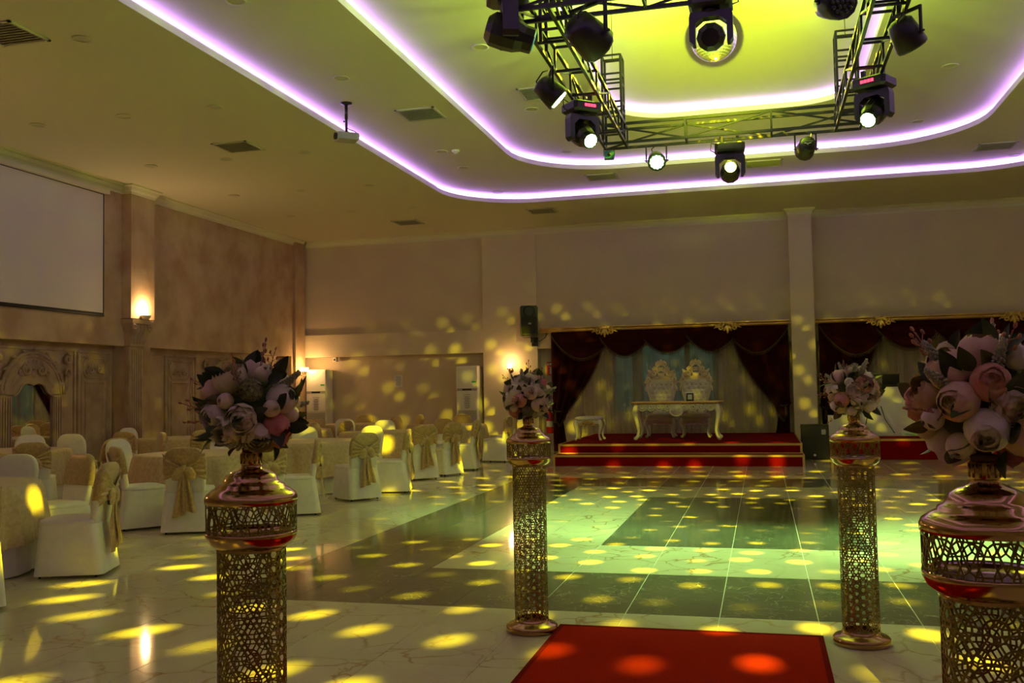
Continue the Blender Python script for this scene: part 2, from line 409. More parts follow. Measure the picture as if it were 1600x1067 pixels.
# ------------------------------------------------------------------ carving helpers on a wall plane
def plane_x(X):            # on the left wall: u = world Y, v = z, w = out into the room
    return lambda u, v, w: Vector((X+w, u, v))
def plane_y(Y):            # on the back wall, facing the camera
    return lambda u, v, w: Vector((u, Y-w, v))
def spiral(mp, b, cu, cv, r, turns=1.4, a0=0.0, flip=1, th=0.018, lead=None):
    pts = []
    n = int(14*turns)+4
    for i in range(n+1):
        t = i/n; a = a0+flip*2*PI*turns*t; rr = r*(1-0.82*t)
        pts.append(mp(cu+rr*math.cos(a), cv+rr*math.sin(a), 0.012+0.01*math.sin(PI*t)))
    if lead: pts = [mp(*lead, 0.01)]+pts
    b.tube(pts, [th*(0.55+0.6*math.sin(PI*min(1, (i+2)/(len(pts)+2)))) for i in range(len(pts))], 6)
def leafblob(mp, b, u, v, ang, ln, wd, th=0.02):
    c, s_ = math.cos(ang), math.sin(ang)
    rows = []
    for i in range(6):
        t = i/5; w = wd*math.sin(PI*(0.08+0.86*t))**0.8
        rows.append([mp(u+c*ln*t-s_*q*w, v+s_*ln*t+c*q*w, th*h*math.sin(PI*(0.1+0.85*t))) for q, h in ((-1, 0), (-0.4, 0.9), (0, 0.55), (0.4, 0.9), (1, 0))])
    b.loft(rows, False, False, True, closed=False)
def floral(mp, b, cu, cv, w, h):
    """symmetric carved ornament"""
    for s_ in (-1, 1):
        spiral(mp, b, cu+s_*w*0.22, cv-h*0.05, h*0.30, 1.4, PI/2 if s_ > 0 else PI/2, -s_, h*0.07)
        spiral(mp, b, cu+s_*w*0.40, cv-h*0.16, h*0.20, 1.3, PI/2, s_, h*0.055)
        for k, a in enumerate((0.15, 0.6, 1.05)):
            leafblob(mp, b, cu+s_*w*0.06, cv, a if s_ > 0 else PI-a, h*(0.62-0.06*k), h*0.10, h*0.12)
        leafblob(mp, b, cu+s_*w*0.26, cv-h*0.1, -0.35 if s_ > 0 else PI+0.35, w*0.26, h*0.09, h*0.1)
    for a in (PI/2, PI/2-0.5, PI/2+0.5): leafblob(mp, b, cu, cv-h*0.05, a, h*0.5, h*0.11, h*0.16)
    leafblob(mp, b, cu, cv, -PI/2, h*0.45, h*0.12, h*0.14)
    b.ball(mp(cu, cv, h*0.05), h*0.09, 8, 6)
def frame_rect(mp, b, u0, u1, v0, v1, w=0.035, d=0.02):
    for a0, a1, c0, c1 in ((u0, u1, v1-w, v1), (u0, u1, v0, v0+w), (u0, u0+w, v0+w, v1-w), (u1-w, u1, v0+w, v1-w)):
        p = [(a0, c0), (a1, c0), (a1, c1), (a0, c1)]; ins = 0.3*w
        q = [(a0+ins, c0+ins), (a1-ins, c0+ins), (a1-ins, c1-ins), (a0+ins, c1-ins)]
        b.loft([[mp(u, v, 0) for u, v in p], [mp(u, v, d*0.5) for u, v in p], [mp(u, v, d) for u, v in q]], False, True, False)

XW = XL-0.3            # recess back plane
mpL = plane_x(XW)
def carved_panel(yc, half, top=2.36):
    p = MB().box(XW, XW+0.02, yc-half, yc+half, 0.1, top).build('carved_panel', 'carved_plaster', wall_l)
    mp = plane_x(XW+0.02)
    b = MB(); frame_rect(mp, b, yc-half, yc+half, 0.12, top, 0.06, 0.03)
    frame_rect(mp, b, yc-half+0.10, yc+half-0.10, 0.2, top-0.10, 0.03, 0.02)
    frame_rect(mp, b, yc-half+0.20, yc+half-0.20, 0.3, top-0.56, 0.045, 0.03)
    # cartouche frame with clipped corners over the lower field
    u0, u1, v0, v1 = yc-half+0.16, yc+half-0.16, top-0.50, top-0.14
    c = 0.08
    pts = [(u0+c, v1), (u1-c, v1), (u1, v1-c), (u1, v0+c), (u1-c, v0), (u0+c, v0), (u0, v0+c), (u0, v1-c), (u0+c, v1)]
    b.tube([mp(u, v, 0.008) for u, v in pts], 0.016, 6)
    b.build('moulding', 'carved_plaster', p)
    b = MB(); floral(mp, b, yc, top-0.34, 0.52, 0.26); b.build('carved_ornament', 'carved_plaster', p)
    return p
carved_panel(15.18, 0.46); carved_panel(12.10, 0.46); carved_panel(17.85, 0.52); carved_panel(21.35, 0.46)
# reeded flat strips and rails of the two recesses
b = MB()
for y0, y1 in ((11.40, 15.70), (16.45, 22.30)):
    b.box(XW, XW+0.05, y0, y1, 2.38, RZ)
    b.box(XW, XW+0.03, y0, y1, 2.33, 2.38)
    for yy in (y0+0.03, y1-0.03-0.10):
        for q in range(3): b.box(XW, XW+0.03, yy+q*0.035, yy+q*0.035+0.024, 0.05, 2.33)
for yy in (12.60, 14.63, 18.42, 20.80):
    b.box(XW, XW+0.035, yy, yy+0.05, 0.05, 2.33)
b.build('recess_rail', 'carved_plaster', wall_l)
struct(MB().box(XW, XW+0.03, 11.4, 22.3, 0, 0.12).build('baseboard_left', 'carved_plaster'))

def arch_mirror(yc, label):
    t = thing('arched_mirror', label, 'mirror', (XW, yc, 0))
    mp = lambda u, v, w: Vector((w, u, v))
    hw, z0, zs_, zt = 0.47, 0.50, 1.55, 1.76
    top = []
    # ogee arch: right half from spring to apex
    right = [(hw, zs_), (hw*0.86, zs_+0.015), (hw*0.74, zs_+0.05), (hw*0.64, zs_+0.11), (hw*0.55, zs_+0.165), (hw*0.42, zs_+0.20), (hw*0.25, zs_+0.215), (0.08, zs_+0.21), (0.0, zs_+0.185)]
    arch = right+[(-u, v) for u, v in reversed(right[:-1])]
    poly = [(hw, z0)]+arch+[(-hw, z0)]
    MB().prism([(u, v) for u, v in reversed(poly)], 0.012, mp).build('glass', 'mirror_glass', t, fix=True)
    # carved surround: fills between arch and a larger round arch
    R = 0.72; so = MB()
    n = 24
    outer_pts = [(R*math.cos(PI*i/n), zs_+0.02+R*0.98*math.sin(PI*i/n)) for i in range(n+1)]
    def lerp_arch(tt):
        k = tt*(len(arch)-1); i = min(int(k), len(arch)-2); f = k-i
        return (arch[i][0]*(1-f)+arch[i+1][0]*f, arch[i][1]*(1-f)+arch[i+1][1]*f)
    ring_in = [lerp_arch(i/n) for i in range(n+1)]
    so.loft([[mp(*p, 0.012) for p in ring_in], [mp(*p, 0.045) for p in ring_in], [mp(*p, 0.045) for p in outer_pts], [mp(*p, 0.0) for p in outer_pts]], False, False, False, closed=False)
    for s_ in (-1, 1):
        so.box(0, 0.045, s_*hw if s_ > 0 else -R, R if s_ > 0 else -hw, 0.12, zs_+0.02)
        for q in range(4): so.box(0.045, 0.06, s_*(hw+0.03+q*0.055)-0.012, s_*(hw+0.03+q*0.055)+0.012, 0.14, zs_-0.02)
    so.box(0, 0.045, -hw, hw, 0.12, z0)
    so.tube([mp(*p, 0.05) for p in outer_pts], 0.03, 8)
    so.tube([mp(p[0]*0.9, (p[1]-zs_)*0.9+zs_, 0.05) for p in outer_pts], 0.016, 6)
    so.tube([mp(*p, 0.045) for p in arch], 0.02, 8)
    so.build('carved_surround', 'carved_plaster', t, fix=True)
    cr = MB(); mp2 = lambda u, v, w: Vector((0.045+w, u, v))
    floral(mp2, cr, 0, 2.0, 0.75, 0.36)
    for s_ in (-1, 1):
        leafblob(mp2, cr, s_*0.30, 1.93, -0.9 if s_ > 0 else PI+0.9, 0.3, 0.06, 0.04)
        spiral(mp2, cr, s_*0.80, 2.18, 0.10, 1.5, PI/2, -s_, 0.03); spiral(mp2, cr, s_*0.80, 1.95, 0.08, 1.4, -PI/2, s_, 0.025)
        leafblob(mp2, cr, s_*0.80, 1.9, -PI/2, 0.28, 0.05, 0.04)
    # leaf garland along the round arch
    for i in range(1, 18):
        a = PI*i/18; leafblob(mp2, cr, R*math.cos(a), zs_+0.02+R*0.98*math.sin(a), a+PI/2+(0.5 if i % 2 else -0.5), 0.13, 0.035, 0.035)
    cr.build('carved_crest', 'carved_plaster', t)
arch_mirror(13.62, 'arched wall mirror in a carved plaster surround, left of the fluted pilaster')
arch_mirror(19.60, 'arched wall mirror in carved plaster, behind the near left flower ball')

# fluted pilaster with capital, below the uplight
pil = thing('fluted_pilaster', 'fluted plaster pilaster with a leafy capital under the wall uplight', 'pilaster', (XL, 15.86, 0))
b = MB(); b.box(0, 0.10, -0.20, 0.20, 0.25, 2.44)
for q in range(6):
    yy = -0.165+q*0.066
    b.tube([(0.10, yy, 0.30), (0.10, yy, 2.40)], 0.022, 8)
b.build('shaft', 'carved_plaster', pil)
MB().box(0, 0.15, -0.26, 0.26, 0, 0.18).box(0, 0.13, -0.23, 0.23, 0.18, 0.25).build('base', 'carved_plaster', pil)
b = MB()
b.loft([[(0, -w, z), (d, -w, z), (d, w, z), (0, w, z)] for w, d, z in ((0.20, 0.11, 2.44), (0.22, 0.14, 2.46), (0.20, 0.12, 2.50), (0.22, 0.15, 2.70), (0.28, 0.22, 2.86), (0.31, 0.26, 2.88), (0.31, 0.26, 2.96))], True, True, False)
for row, (zz, dd, ww) in enumerate(((2.50, 0.13, 0.19), (2.66, 0.16, 0.22))):
    for q in range(5):
        yy = -ww+ww*2*q/4
        leafblob(lambda u, v, w, dd=dd: Vector((dd+w+max(0, v-2.6)*0.3, u, v)), b, yy, zz, PI/2, 0.2, 0.055, 0.05)
for s_ in (-1, 1): spiral(lambda u, v, w: Vector((0.22+w, u, v)), b, s_*0.24, 2.82, 0.075, 1.5, PI/2, s_, 0.025)
b.build('capital', 'carved_plaster', pil)

# ------------------------------------------------------------------ wall uplights
def uplight(y, label, watt):
    t = thing('wall_uplight', label, 'lamp', (XL+0.26, y, 2.985))
    MB().lathe([(0.05, -0.02), (0.075, 0.0), (0.10, 0.05), (0.105, 0.06), (0.09, 0.055), (0.03, 0.02)], 16, cap0=True).build('bowl', 'crown_white', t)
    MB().ball((0, 0, 0.06), (0.055, 0.055, 0.06), 10, 8).build('bulb', 'lamp_glow', t)
    light('uplight_lamp', 'POINT', (XL+0.26, y, 3.17), watt, (1.0, 0.62, 0.26), 0.05)
uplight(15.94, 'bright warm uplight on the capital of the fluted pilaster', W_UP)
uplight(8.2, 'warm uplight on the left wall, beyond the left frame edge', W_UP)
def right_fill_uplight(y):  # added unseen lamps, warm fill from the right side
    t = thing('wall_uplight', 'added warm fill uplight on the right wall, %s, outside the view' % ('nearer the camera' if y < 10 else 'nearer the stages'), 'lamp', (XR-0.26, y, 2.985), PI, 'added fill uplights on the right wall')
    MB().lathe([(0.05, -0.02), (0.075, 0.0), (0.10, 0.05), (0.105, 0.06), (0.09, 0.055), (0.03, 0.02)], 16, cap0=True).bar((-0.26, 0, 0.0), (-0.05, 0, 0.0), 0.05).build('bowl', 'crown_white', t)
    MB().ball((0, 0, 0.06), (0.055, 0.055, 0.06), 10, 8).build('bulb', 'lamp_glow', t)
    light('uplight_lamp', 'POINT', (XR-0.26, y, 3.17), W_UP*0.5, (1.0, 0.62, 0.26), 0.05)
for yy in (8.2, 15.94): right_fill_uplight(yy)

# ------------------------------------------------------------------ wall sconces
def sconce(loc, rz, label, ncand, watt):
    t = thing('wall_sconce', label, 'sconce', loc, rz)      # local: wall at +Y, room at -Y
    MB().lathe([(0.0, -0.01), (0.06, -0.01), (0.07, 0.0), (0.05, 0.02), (0.02, 0.035)], 14, ax=Matrix.Rotation(PI/2, 4, 'X')).build('backplate', 'gold_brass', t)
    arms = MB(); sh = MB(); gl = MB()
    for k in range(ncand):
        x = (k-(ncand-1)/2)*0.24
        arms.tube([(0, -0.02, 0), (x*0.4, -0.07, -0.06), (x*0.85, -0.12, -0.05), (x, -0.14, 0.0), (x, -0.14, 0.03)], 0.009, 6)
        arms.lathe([(0.012, 0.03), (0.035, 0.045), (0.03, 0.055)], 10, (x, -0.14, 0), True)
        gl.lathe([(0.028, 0.05), (0.05, 0.075), (0.052, 0.10), (0.040, 0.125), (0.055, 0.15), (0.052, 0.152), (0.030, 0.125), (0.03, 0.06)], 14, (x, -0.14, 0), True)
    arms.build('arm', 'gold_brass', t); gl.build('glass_shade', 'bulb_glow', t)
    lp = Matrix.Translation(loc) @ Matrix.Rotation(rz, 4, 'Z') @ Vector((0, -0.24, 0.20))
    light('sconce_lamp', 'POINT', lp, watt, (1.0, 0.55, 0.18), 0.06)
sconce((-5.99, YB, 1.98), 0, 'small glowing wall sconce on the pier above the mid left flower ball', 1, W_SCONCE)
sconce((XL+0.06, 22.62, 2.02), PI/2, 'glowing two-armed wall sconce on the far left corner pilaster', 2, W_SCONCE*1.5)

# ------------------------------------------------------------------ projection screen on the left wall
t = thing('projection_screen', 'large blank projection screen hung high on the left wall', 'screen', (XL+0.03, 13.2, 3.0))
MB().box(0, 0.012, -1.80, 1.82, 0.0, 2.22).build('border', 'black_matte', t)
MB().box(0.012, 0.016, -1.76, 1.785, 0.035, 2.205).build('canvas', 'projection_screen', t)
MB().box(-0.02, 0.09, -1.86, 1.88, 2.222, 2.30).build('casing', 'crown_white', t)
MB().tube([(0.012, -1.8, -0.012), (0.012, 1.82, -0.012)], 0.014, 8).build('bottom_rod', 'black_matte', t)

# ------------------------------------------------------------------ ceiling fittings
def vent(x, y, z, sx, sy, label, louv=9):
    t = thing('air_vent', label, 'vent', (x, y, z), 0, 'square ceiling air vents')
    b = MB()
    w = 0.035
    for a in ((-sx/2, sx/2, -sy/2, -sy/2+w), (-sx/2, sx/2, sy/2-w, sy/2), (-sx/2, -sx/2+w, -sy/2, sy/2), (sx/2-w, sx/2, -sy/2, sy/2)): b.box(*a, -0.018, -0.001)
    b.build('frame', 'vent_paint', t)
    MB().box(-sx/2+w, sx/2-w, -sy/2+w, sy/2-w, -0.004, -0.001).build('backing', 'vent_slot', t)
    me = None
    for k in range(louv):
        yy = -sy/2+w+(k+0.5)*(sy-2*w)/louv
        if me is None:
            me = MB().box(-sx/2+w, sx/2-w, -0.016, 0.016, -0.002, 0.002, Matrix.Rotation(0.6, 4, 'X')).mesh('slat'); me.materials.append(M['vent_paint'])
        inst(me, 'slat', None, t, Matrix.Translation((0, yy, -0.012)))
vent(-8.05, 13.72, Z0, 0.62, 0.62, 'ceiling air vent left of the hanging projector')
vent(-4.87, 13.56, Z1, 0.62, 0.62, 'ceiling air vent between the violet lines, right of the projector')
vent(-7.97, 21.17, Z0, 0.62, 0.62, 'ceiling air vent nearest the far left corner of the hall')
vent(-4.64, 20.84, Z0, 0.62, 0.62, 'ceiling air vent above the wall pier with the speaker')
vent(-2.95, 18.75, Z1, 0.62, 0.55, 'ceiling air vent between the cove lines, left below the truss')
vent(-3.04, 13.74, Z2, 0.62, 0.62, 'ceiling air vent just left of the truss corner')
vent(0.16, 18.63, Z1, 0.70, 0.55, 'ceiling air vent behind the yellow moving head')
vent(4.17, 18.62, Z1, 0.66, 0.55, 'ceiling air vent near the right frame edge')
vent(-7.88, 8.62, Z0, 0.62, 0.62, 'ceiling air vent cut off by the upper left frame edge')
dl_frame = MB().lathe([(0.085, -0.001), (0.11, -0.006), (0.112, -0.012), (0.10, -0.014), (0.083, -0.008)], 20).mesh('ring'); dl_frame.materials.append(M['ceiling_paint'])
dl_disc = MB().lathe([(0.0, -0.004), (0.085, -0.004)], 20, cap0=False).mesh('reflector'); dl_disc.materials.append(M['vent_paint'])
DL = [(x, y, Z0) for x in (-10.14, -8.68, -7.22) for y in (9.0, 11.7, 14.4, 17.1, 19.5)]
DL += [(-5.3, y, Z1) for y in (9.0, 11.65, 15.8, 17.1, 19.5)]+[(4.7, y, Z1) for y in (17.1, 19.5)]
DL += [(-3.36, y, Z2) for y in (11.63, 14.49, 17.3)]+[(2.68, y, Z2) for y in (14.3, 17.2)]
COLN = {-10.14: 'in the column along the left wall', -8.68: 'in the second column from the left wall', -7.22: 'in the third column from the left wall',
        -5.3: 'between the two outer violet coves, left', 4.7: 'between the two outer violet coves, right', -3.36: 'inside the middle cove, left of the truss', 2.68: 'inside the middle cove, right of the truss'}
ORD = ['nearest the camera', 'second from the camera', 'third from the camera', 'fourth from the camera', 'farthest']
seen_dl = {}
for x, y, z in DL:
    k_ = seen_dl.get(x, 0); seen_dl[x] = k_+1; tot = sum(1 for d in DL if d[0] == x)
    t = thing('recessed_downlight', 'small unlit downlight %s, %s' % (COLN[x], ORD[k_] if k_ < tot-1 else 'farthest'), 'downlight', (x, y, z), 0, 'unlit recessed ceiling downlights')
    inst(dl_frame, 'ring', None, t, Matrix()); inst(dl_disc, 'reflector', None, t, Matrix())
t = thing('smoke_detector', 'small white smoke detector on the ceiling between two violet coves', 'detector', (-5.05, 15.83, Z1))
MB().lathe([(0.07, 0.0), (0.068, -0.02), (0.05, -0.035), (0.0, -0.04)], 16).build('housing', 'white_plastic', t)
MB().lathe([(0.03, -0.036), (0.025, -0.055), (0.0, -0.058)], 12).build('sensor', 'white_plastic', t)

# projector
t = thing('ceiling_projector', 'grey projector hanging from the ceiling on a black pole', 'projector', (-5.71, 12.71, 0))
MB().lathe([(0.0, Z1), (0.085, Z1), (0.085, Z1-0.015), (0.03, Z1-0.03)], 16).build('ceiling_plate', 'black_plastic', t)
MB().tube([(0, 0, Z1-0.02), (0, 0, 5.46)], 0.024, 10).tube([(0, 0, 5.48), (0.0, 0, 5.26)], 0.018, 10).tube([(0.05, 0, 5.255), (0, 0, 5.29), (-0.05, 0, 5.255)], 0.010, 6).ball((-0.035, 0, 5.43), 0.014, 8, 6).build('pole', 'black_plastic', t)
mr = Matrix.Translation((0, 0, 5.19)) @ Matrix.Rotation(math.radians(38), 4, 'Z')
bd = MB(); bd.loft([[mr @ Vector((sx*a, sy*c, z)) for sx, sy in ((-1, -1), (1, -1), (1, 1), (-1, 1))] for a, c, z in ((0.145, 0.115, -0.05), (0.155, 0.125, -0.04), (0.155, 0.125, 0.04), (0.14, 0.11, 0.055))], True, True, False)
bd.build('body', 'grey_plastic', t)
MB().lathe([(0.0, 0.0), (0.05, 0.0), (0.05, 0.035), (0.04, 0.03), (0.0, 0.02)], 14, mr @ Vector((-0.155, -0.05, 0)), ax=Matrix.Rotation(math.radians(38), 4, 'Z') @ Matrix.Rotation(-PI/2, 4, 'Y')).build('lens', 'lens_glass', t)
MB().box(0.1555, 0.158, -0.09, 0.09, -0.03, 0.03, mr).build('port_panel', 'black_plastic', t)
MB().tube([mr @ Vector(p) for p in ((0.16, 0.04, 0.0), (0.20, 0.03, 0.05), (0.13, 0.02, 0.11), (0.03, 0.0, 0.13))]+[(0, 0.0, 5.35)], 0.006, 6).build('cable', 'black_plastic', t)

# ------------------------------------------------------------------ stage platforms
def platform(label, x0, x1, y0, steps, name='stage_platform'):
    t = thing(name, label, 'stage', ((x0+x1)/2, (y0+YB)/2, 0))
    cx, cy = (x0+x1)/2, (y0+YB)/2
    z = 0.0; yy = y0; xa, xb = x0, x1
    for i, (h, tread) in enumerate(steps):
        MB().box(xa-cx, xb-cx, yy-cy, YB+0.34-cy, z, z+h).build('carpet_step', 'stage_carpet', t)
        g = MB()
        w = 0.035
        g.box(xa-cx-0.006, xb-cx+0.006, yy-cy-0.008, yy-cy+0.02, z+h-w, z+h+0.006)
        for xx in (xa, xb): g.box(xx-cx-w if xx == xb else xx-cx-0.006, xx-cx+0.006 if xx == xb else xx-cx+w, yy-cy-0.008, yy-cy+0.02, z, z+h-w)
        g.box(xb-cx-0.02, xb-cx+0.008, yy-cy+0.02, YB-0.42-cy, z+h-w, z+h+0.006); g.box(xa-cx-0.008, xa-cx+0.02, yy-cy+0.02, YB-cy, z+h-w, z+h+0.006)
        if i == 1: g.box(xa-cx, xb-cx, yy-cy-0.02, yy-cy, z+0.001, z+0.02)
        g.build('gold_edging', 'gold_paint', t)
        z += h; yy += tread; xa += 0.02; xb -= 0.02
    return t
platform('red carpeted two-step stage with gold edging under the thrones', -3.99, 0.72, 18.47, [(0.207, 0.43), (0.187, 0)])
platform('red carpeted low stage at the right, partly behind the right pedestals', 1.30, 8.5, 20.15, [(0.40, 0)])
SZ = 0.396

# ------------------------------------------------------------------ window and what lies outside
win = struct(bpy.data.objects.new('window_1', None)); COL.objects.link(win)
b = MB(); fy0, fy1 = YB+0.36, YB+0.44
b.box(WX0, WX1, fy0, fy1, WZ0, WZ0+0.06); b.box(WX0, WX1, fy0, fy1, WZ1-0.06, WZ1)
for xa, xb in ((WX0, WX0+0.09), (-3.03, -2.78), (-1.78, -1.64), (WX1-0.15, WX1)): b.box(xa, xb, fy0, fy1, WZ0+0.06, WZ1-0.06)
b.build('window_frame', 'window_frame', win)
for xa, xb in ((WX0+0.09, -3.03), (-2.78, -1.78), (-1.64, WX1-0.15)):
    MB().box(xa, xb, YB+0.395, YB+0.403, WZ0+0.06, WZ1-0.06).build('pane', 'window_glass', win)
MB().box(WX0-0.05, WX1+0.05, YB+0.30, YB+0.36, WZ0-0.04, WZ0).build('window_sill', 'crown_white', win)
struct(MB().box(-12, 10, YB+0.6, 60, -0.3, -0.1).build('garden_ground', 'garden_ground'))
hb = MB(); rnd = random.Random(3)
for i in range(2600):
    c = Vector((rnd.uniform(-10, 4), 28.0+rnd.uniform(-0.5, 0.9), rnd.uniform(-0.1, 3.4)+rnd.uniform(0, 0.7)))
    a = rnd.uniform(0, 2*PI); e = rnd.uniform(-0.7, 0.7); s_ = rnd.uniform(0.10, 0.2)
    u = Vector((math.cos(a), math.sin(a)*0.6, e)).normalized(); v = u.cross(Vector((0.2, 1, 0.3))).normalized()
    hb.add([c-u*s_, c-v*s_*0.5, c+u*s_, c+v*s_*0.5], [(0, 1, 2, 3)])
hb.box(-10, 4, 28.7, 29.2, -0.1, 3.5)
tag(hb.build('hedge_leaves', 'hedge_leaf'), 'grey-green garden hedge outside the stage window', 'hedge', kind='stuff')

# ------------------------------------------------------------------ curtains
def swag(b, fr, xa, za, xb, zb, ztop, sag, y, d=0.16, seed=0):
    """one scalloped swag between two points; also its fringe into fr"""
    def edge(u):
        return za+(zb-za)*u-sag*math.sin(PI*u)**0.85
    def fn(u, v):
        x = xa+(xb-xa)*u
        ze = edge(u); z = ztop+(ze-ztop)*v
        yy = y-0.03-d*math.sin(PI*u)*math.sin(PI*min(1, v*0.62+0.05))-0.014*math.sin(v*26+3*math.sin(PI*u)+seed)*math.sin(PI*u)
        return Vector((x, yy, z))
    b.grid(fn, 20, 22)
    b.grid(lambda u, v: fn(u, v)+Vector((0, 0.03, 0)), 10, 8)
    fr.tube([fn(i/20, 1) for i in range(21)], 0.016, 6)
    n = max(10, int(abs(xb-xa)/0.035))
    for i in range(n):
        p = fn((i+0.5)/n, 1); fr.bar(p, p+Vector((0, 0, -0.065)), 0.017)
def drape(b, fr, xo, xt, xtie, ztop, ztie, zbot, y, side, nf=9):
    """side curtain gathered to a tie: xo outer edge, xt inner edge at top, xtie inner edge at the tie"""
    def inner(v):
        # v: 0 top .. 1 tie
        return xt+(xtie-xt)*(1-math.cos(v*PI/2))**1.05*1.0
    def fn(u, v):
        z = ztop+(ztie-ztop)*v
        xi = inner(v); x = xo+(xi-xo)*u
        sagz = -0.32*math.sin(PI*u)**1.2*v**2.5      # belly of the drape hangs below the tie
        yy = y-0.05-0.045*math.sin(u*nf*2*PI/1.0*0.5+0.6*v)-0.10*math.sin(PI*u)*v
        return Vector((x, yy, z+sagz))
    b.grid(fn, 40, 24)
    fr.tube([fn(1, i/24) for i in range(25)]+[fn(1-i/20, 1) for i in range(1, 17)], 0.016, 6)
    for i in range(48):
        p = fn(1, i/48); fr.bar(p, p+Vector((0.02*side, 0, -0.055)), 0.017)
    for i in range(26):
        p = fn(1-i/32, 1); fr.bar(p, p+Vector((0, 0, -0.065)), 0.017)
    # tail below the tie
    w0 = abs(xtie-xo)*0.75; sg = 1 if xtie > xo else -1
    def tail(u, v):
        z = (ztie+0.12)+(zbot-ztie-0.12)*v
        w = w0*(0.7+0.55*v); x = xo+sg*(0.02+w*u)
        return Vector((x, y-0.07-0.03*math.sin(u*14), z-0.10*v*(1-u)))
    b.grid(tail, 20, 10)
def curtain_set(label, xs, zs_, ztop, y, left=None, right=None):
    t = thing('swagged_curtain', label, 'curtain', (0, 0, 0))
    for i in range(len(xs)):
        xa, xb, za, zb, sag = xs[i]
        b = MB(); fr = MB(); swag(b, fr, xa, za, xb, zb, ztop, sag, y-0.05-0.02*(i % 2), seed=i)
        o = b.build('swag', 'velvet', t); fr.build('fringe', 'fringe', o)
    for dr in (left, right):
        if dr:
            b = MB(); fr = MB(); drape(b, fr, *dr)
            o = b.build('drape', 'velvet', t); fr.build('fringe', 'fringe', o)
            tb = MB(); xo, xtie, ztie, y_ = dr[0], dr[2], dr[4], dr[6]
            sg = 1 if xtie > xo else -1
            tb.tube([(xo-0.01*sg, y_, ztie+0.05), (xo+sg*0.10, y_-0.16, ztie-0.02), (xo+sg*abs(xtie-xo)*0.8, y_-0.14, ztie-0.02)], 0.02, 8)
            tb.lathe([(0.0, 0.0), (0.03, -0.02), (0.022, -0.06), (0.03, -0.08), (0.045, -0.26), (0.0, -0.265)], 10, (xo+sg*0.10, y_-0.18, ztie-0.03))
            tb.build('tieback', 'fringe', t)
    return t
CY = 22.82
curtain_set('dark maroon velvet curtain with fringed swags behind the thrones',
            [(-4.90, -3.60, 2.80, 2.50, 0.42), (-3.72, -2.62, 2.72, 2.56, 0.38), (-2.72, -1.60, 2.72, 2.58, 0.34), (-1.68, -0.60, 2.72, 2.62, 0.36), (-0.66, 0.62, 2.66, 2.84, 0.50)],
            None, 2.90, CY,
            (-4.93, -3.66, -4.55, 2.86, 0.98, 0.02, CY+0.06, 1), (0.62, -0.62, 0.28, 2.86, 1.05, 0.40, CY+0.06, -1))
curtain_set('dark maroon velvet curtain with swags at the right, behind the flower balls',
            [(1.30, 2.62, 2.82, 2.50, 0.50), (2.50, 3.75, 2.74, 2.58, 0.40), (3.65, 4.85, 2.74, 2.58, 0.40), (4.75, 6.1, 2.74, 2.6, 0.40), (6.0, 7.4, 2.7, 2.8, 0.5)],
            None, 2.90, CY, (1.28, 2.58, 1.72, 2.86, 0.98, 0.44, CY+0.06, 1), (7.4, 6.1, 7.0, 2.86, 0.98, 0.44, CY+0.06, -1))
def valance(label, x0, x1, orn):
    t = thing('gilded_cornice', label, 'cornice', ((x0+x1)/2, CY-0.1, 2.93)); c = (x0+x1)/2
    prof = [(0.10, -0.055), (-0.05, -0.055), (-0.07, -0.03), (-0.06, 0.0), (-0.09, 0.025), (-0.095, 0.05), (0.10, 0.055)]
    MB().loft([[(x-c, p, z) for p, z in prof] for x in (x0, x1)], True, True, False).build('cornice_rail', 'gold_paint', t, fix=True)
    b = MB(); n = int((x1-x0)/0.14)
    for i in range(n):
        xx = x0-c+(i+0.5)*(x1-x0)/n; b.box(xx-0.045, xx+0.045, -0.105, -0.09, 0.03, 0.048)
    b.build('bead_strip', 'gold_leaf', t)
    for xo in orn:
        b = MB(); mp = lambda u, v, w: Vector((u, -0.09-w, v))
        floral(mp, b, xo-c, -0.02, 0.62, 0.20)
        for k, a in enumerate((-PI/2, -PI/2-0.55, -PI/2+0.55)): leafblob(mp, b, xo-c, -0.02, a, 0.20-0.03*(k > 0), 0.04, 0.04)
        for s_ in (-1, 1):
            spiral(mp, b, xo-c+s_*0.16, -0.09, 0.06, 1.4, PI/2, s_, 0.018); leafblob(mp, b, xo-c+s_*0.26, -0.02, 0.0 if s_ > 0 else PI, 0.2, 0.03, 0.03)
        b.build('gilt_ornament', 'gold_leaf', t)
valance('gold cornice with carved drops over the stage curtain', -5.17, 0.66, (-3.58, -0.72))
valance('gold cornice with carved drops right of the white column', 1.22, 7.6, (2.60, 5.30))
def sheer(label, x0, x1, y, z0, z1):
    t = thing('sheer_curtain', label, 'curtain', ((x0+x1)/2, y, z0)); c = (x0+x1)/2
    def fn(u, v):
        x = x0+(x1-x0)*u
        return Vector((x-c, 0.055*math.sin(x*34+0.8*math.sin(x*7))+0.015*math.sin(x*91), (z1-z0)*v))
    MB().grid(fn, int((x1-x0)*60), 4).build('panel', 'sheer', t)
sheer('thin beige sheer curtain over the stage window', -4.3, 0.45, 23.06, SZ+0.02, 2.85)
sheer('thin beige sheer curtain of the right-hand stage', 1.9, 7.0, 23.06, 0.42, 2.85)

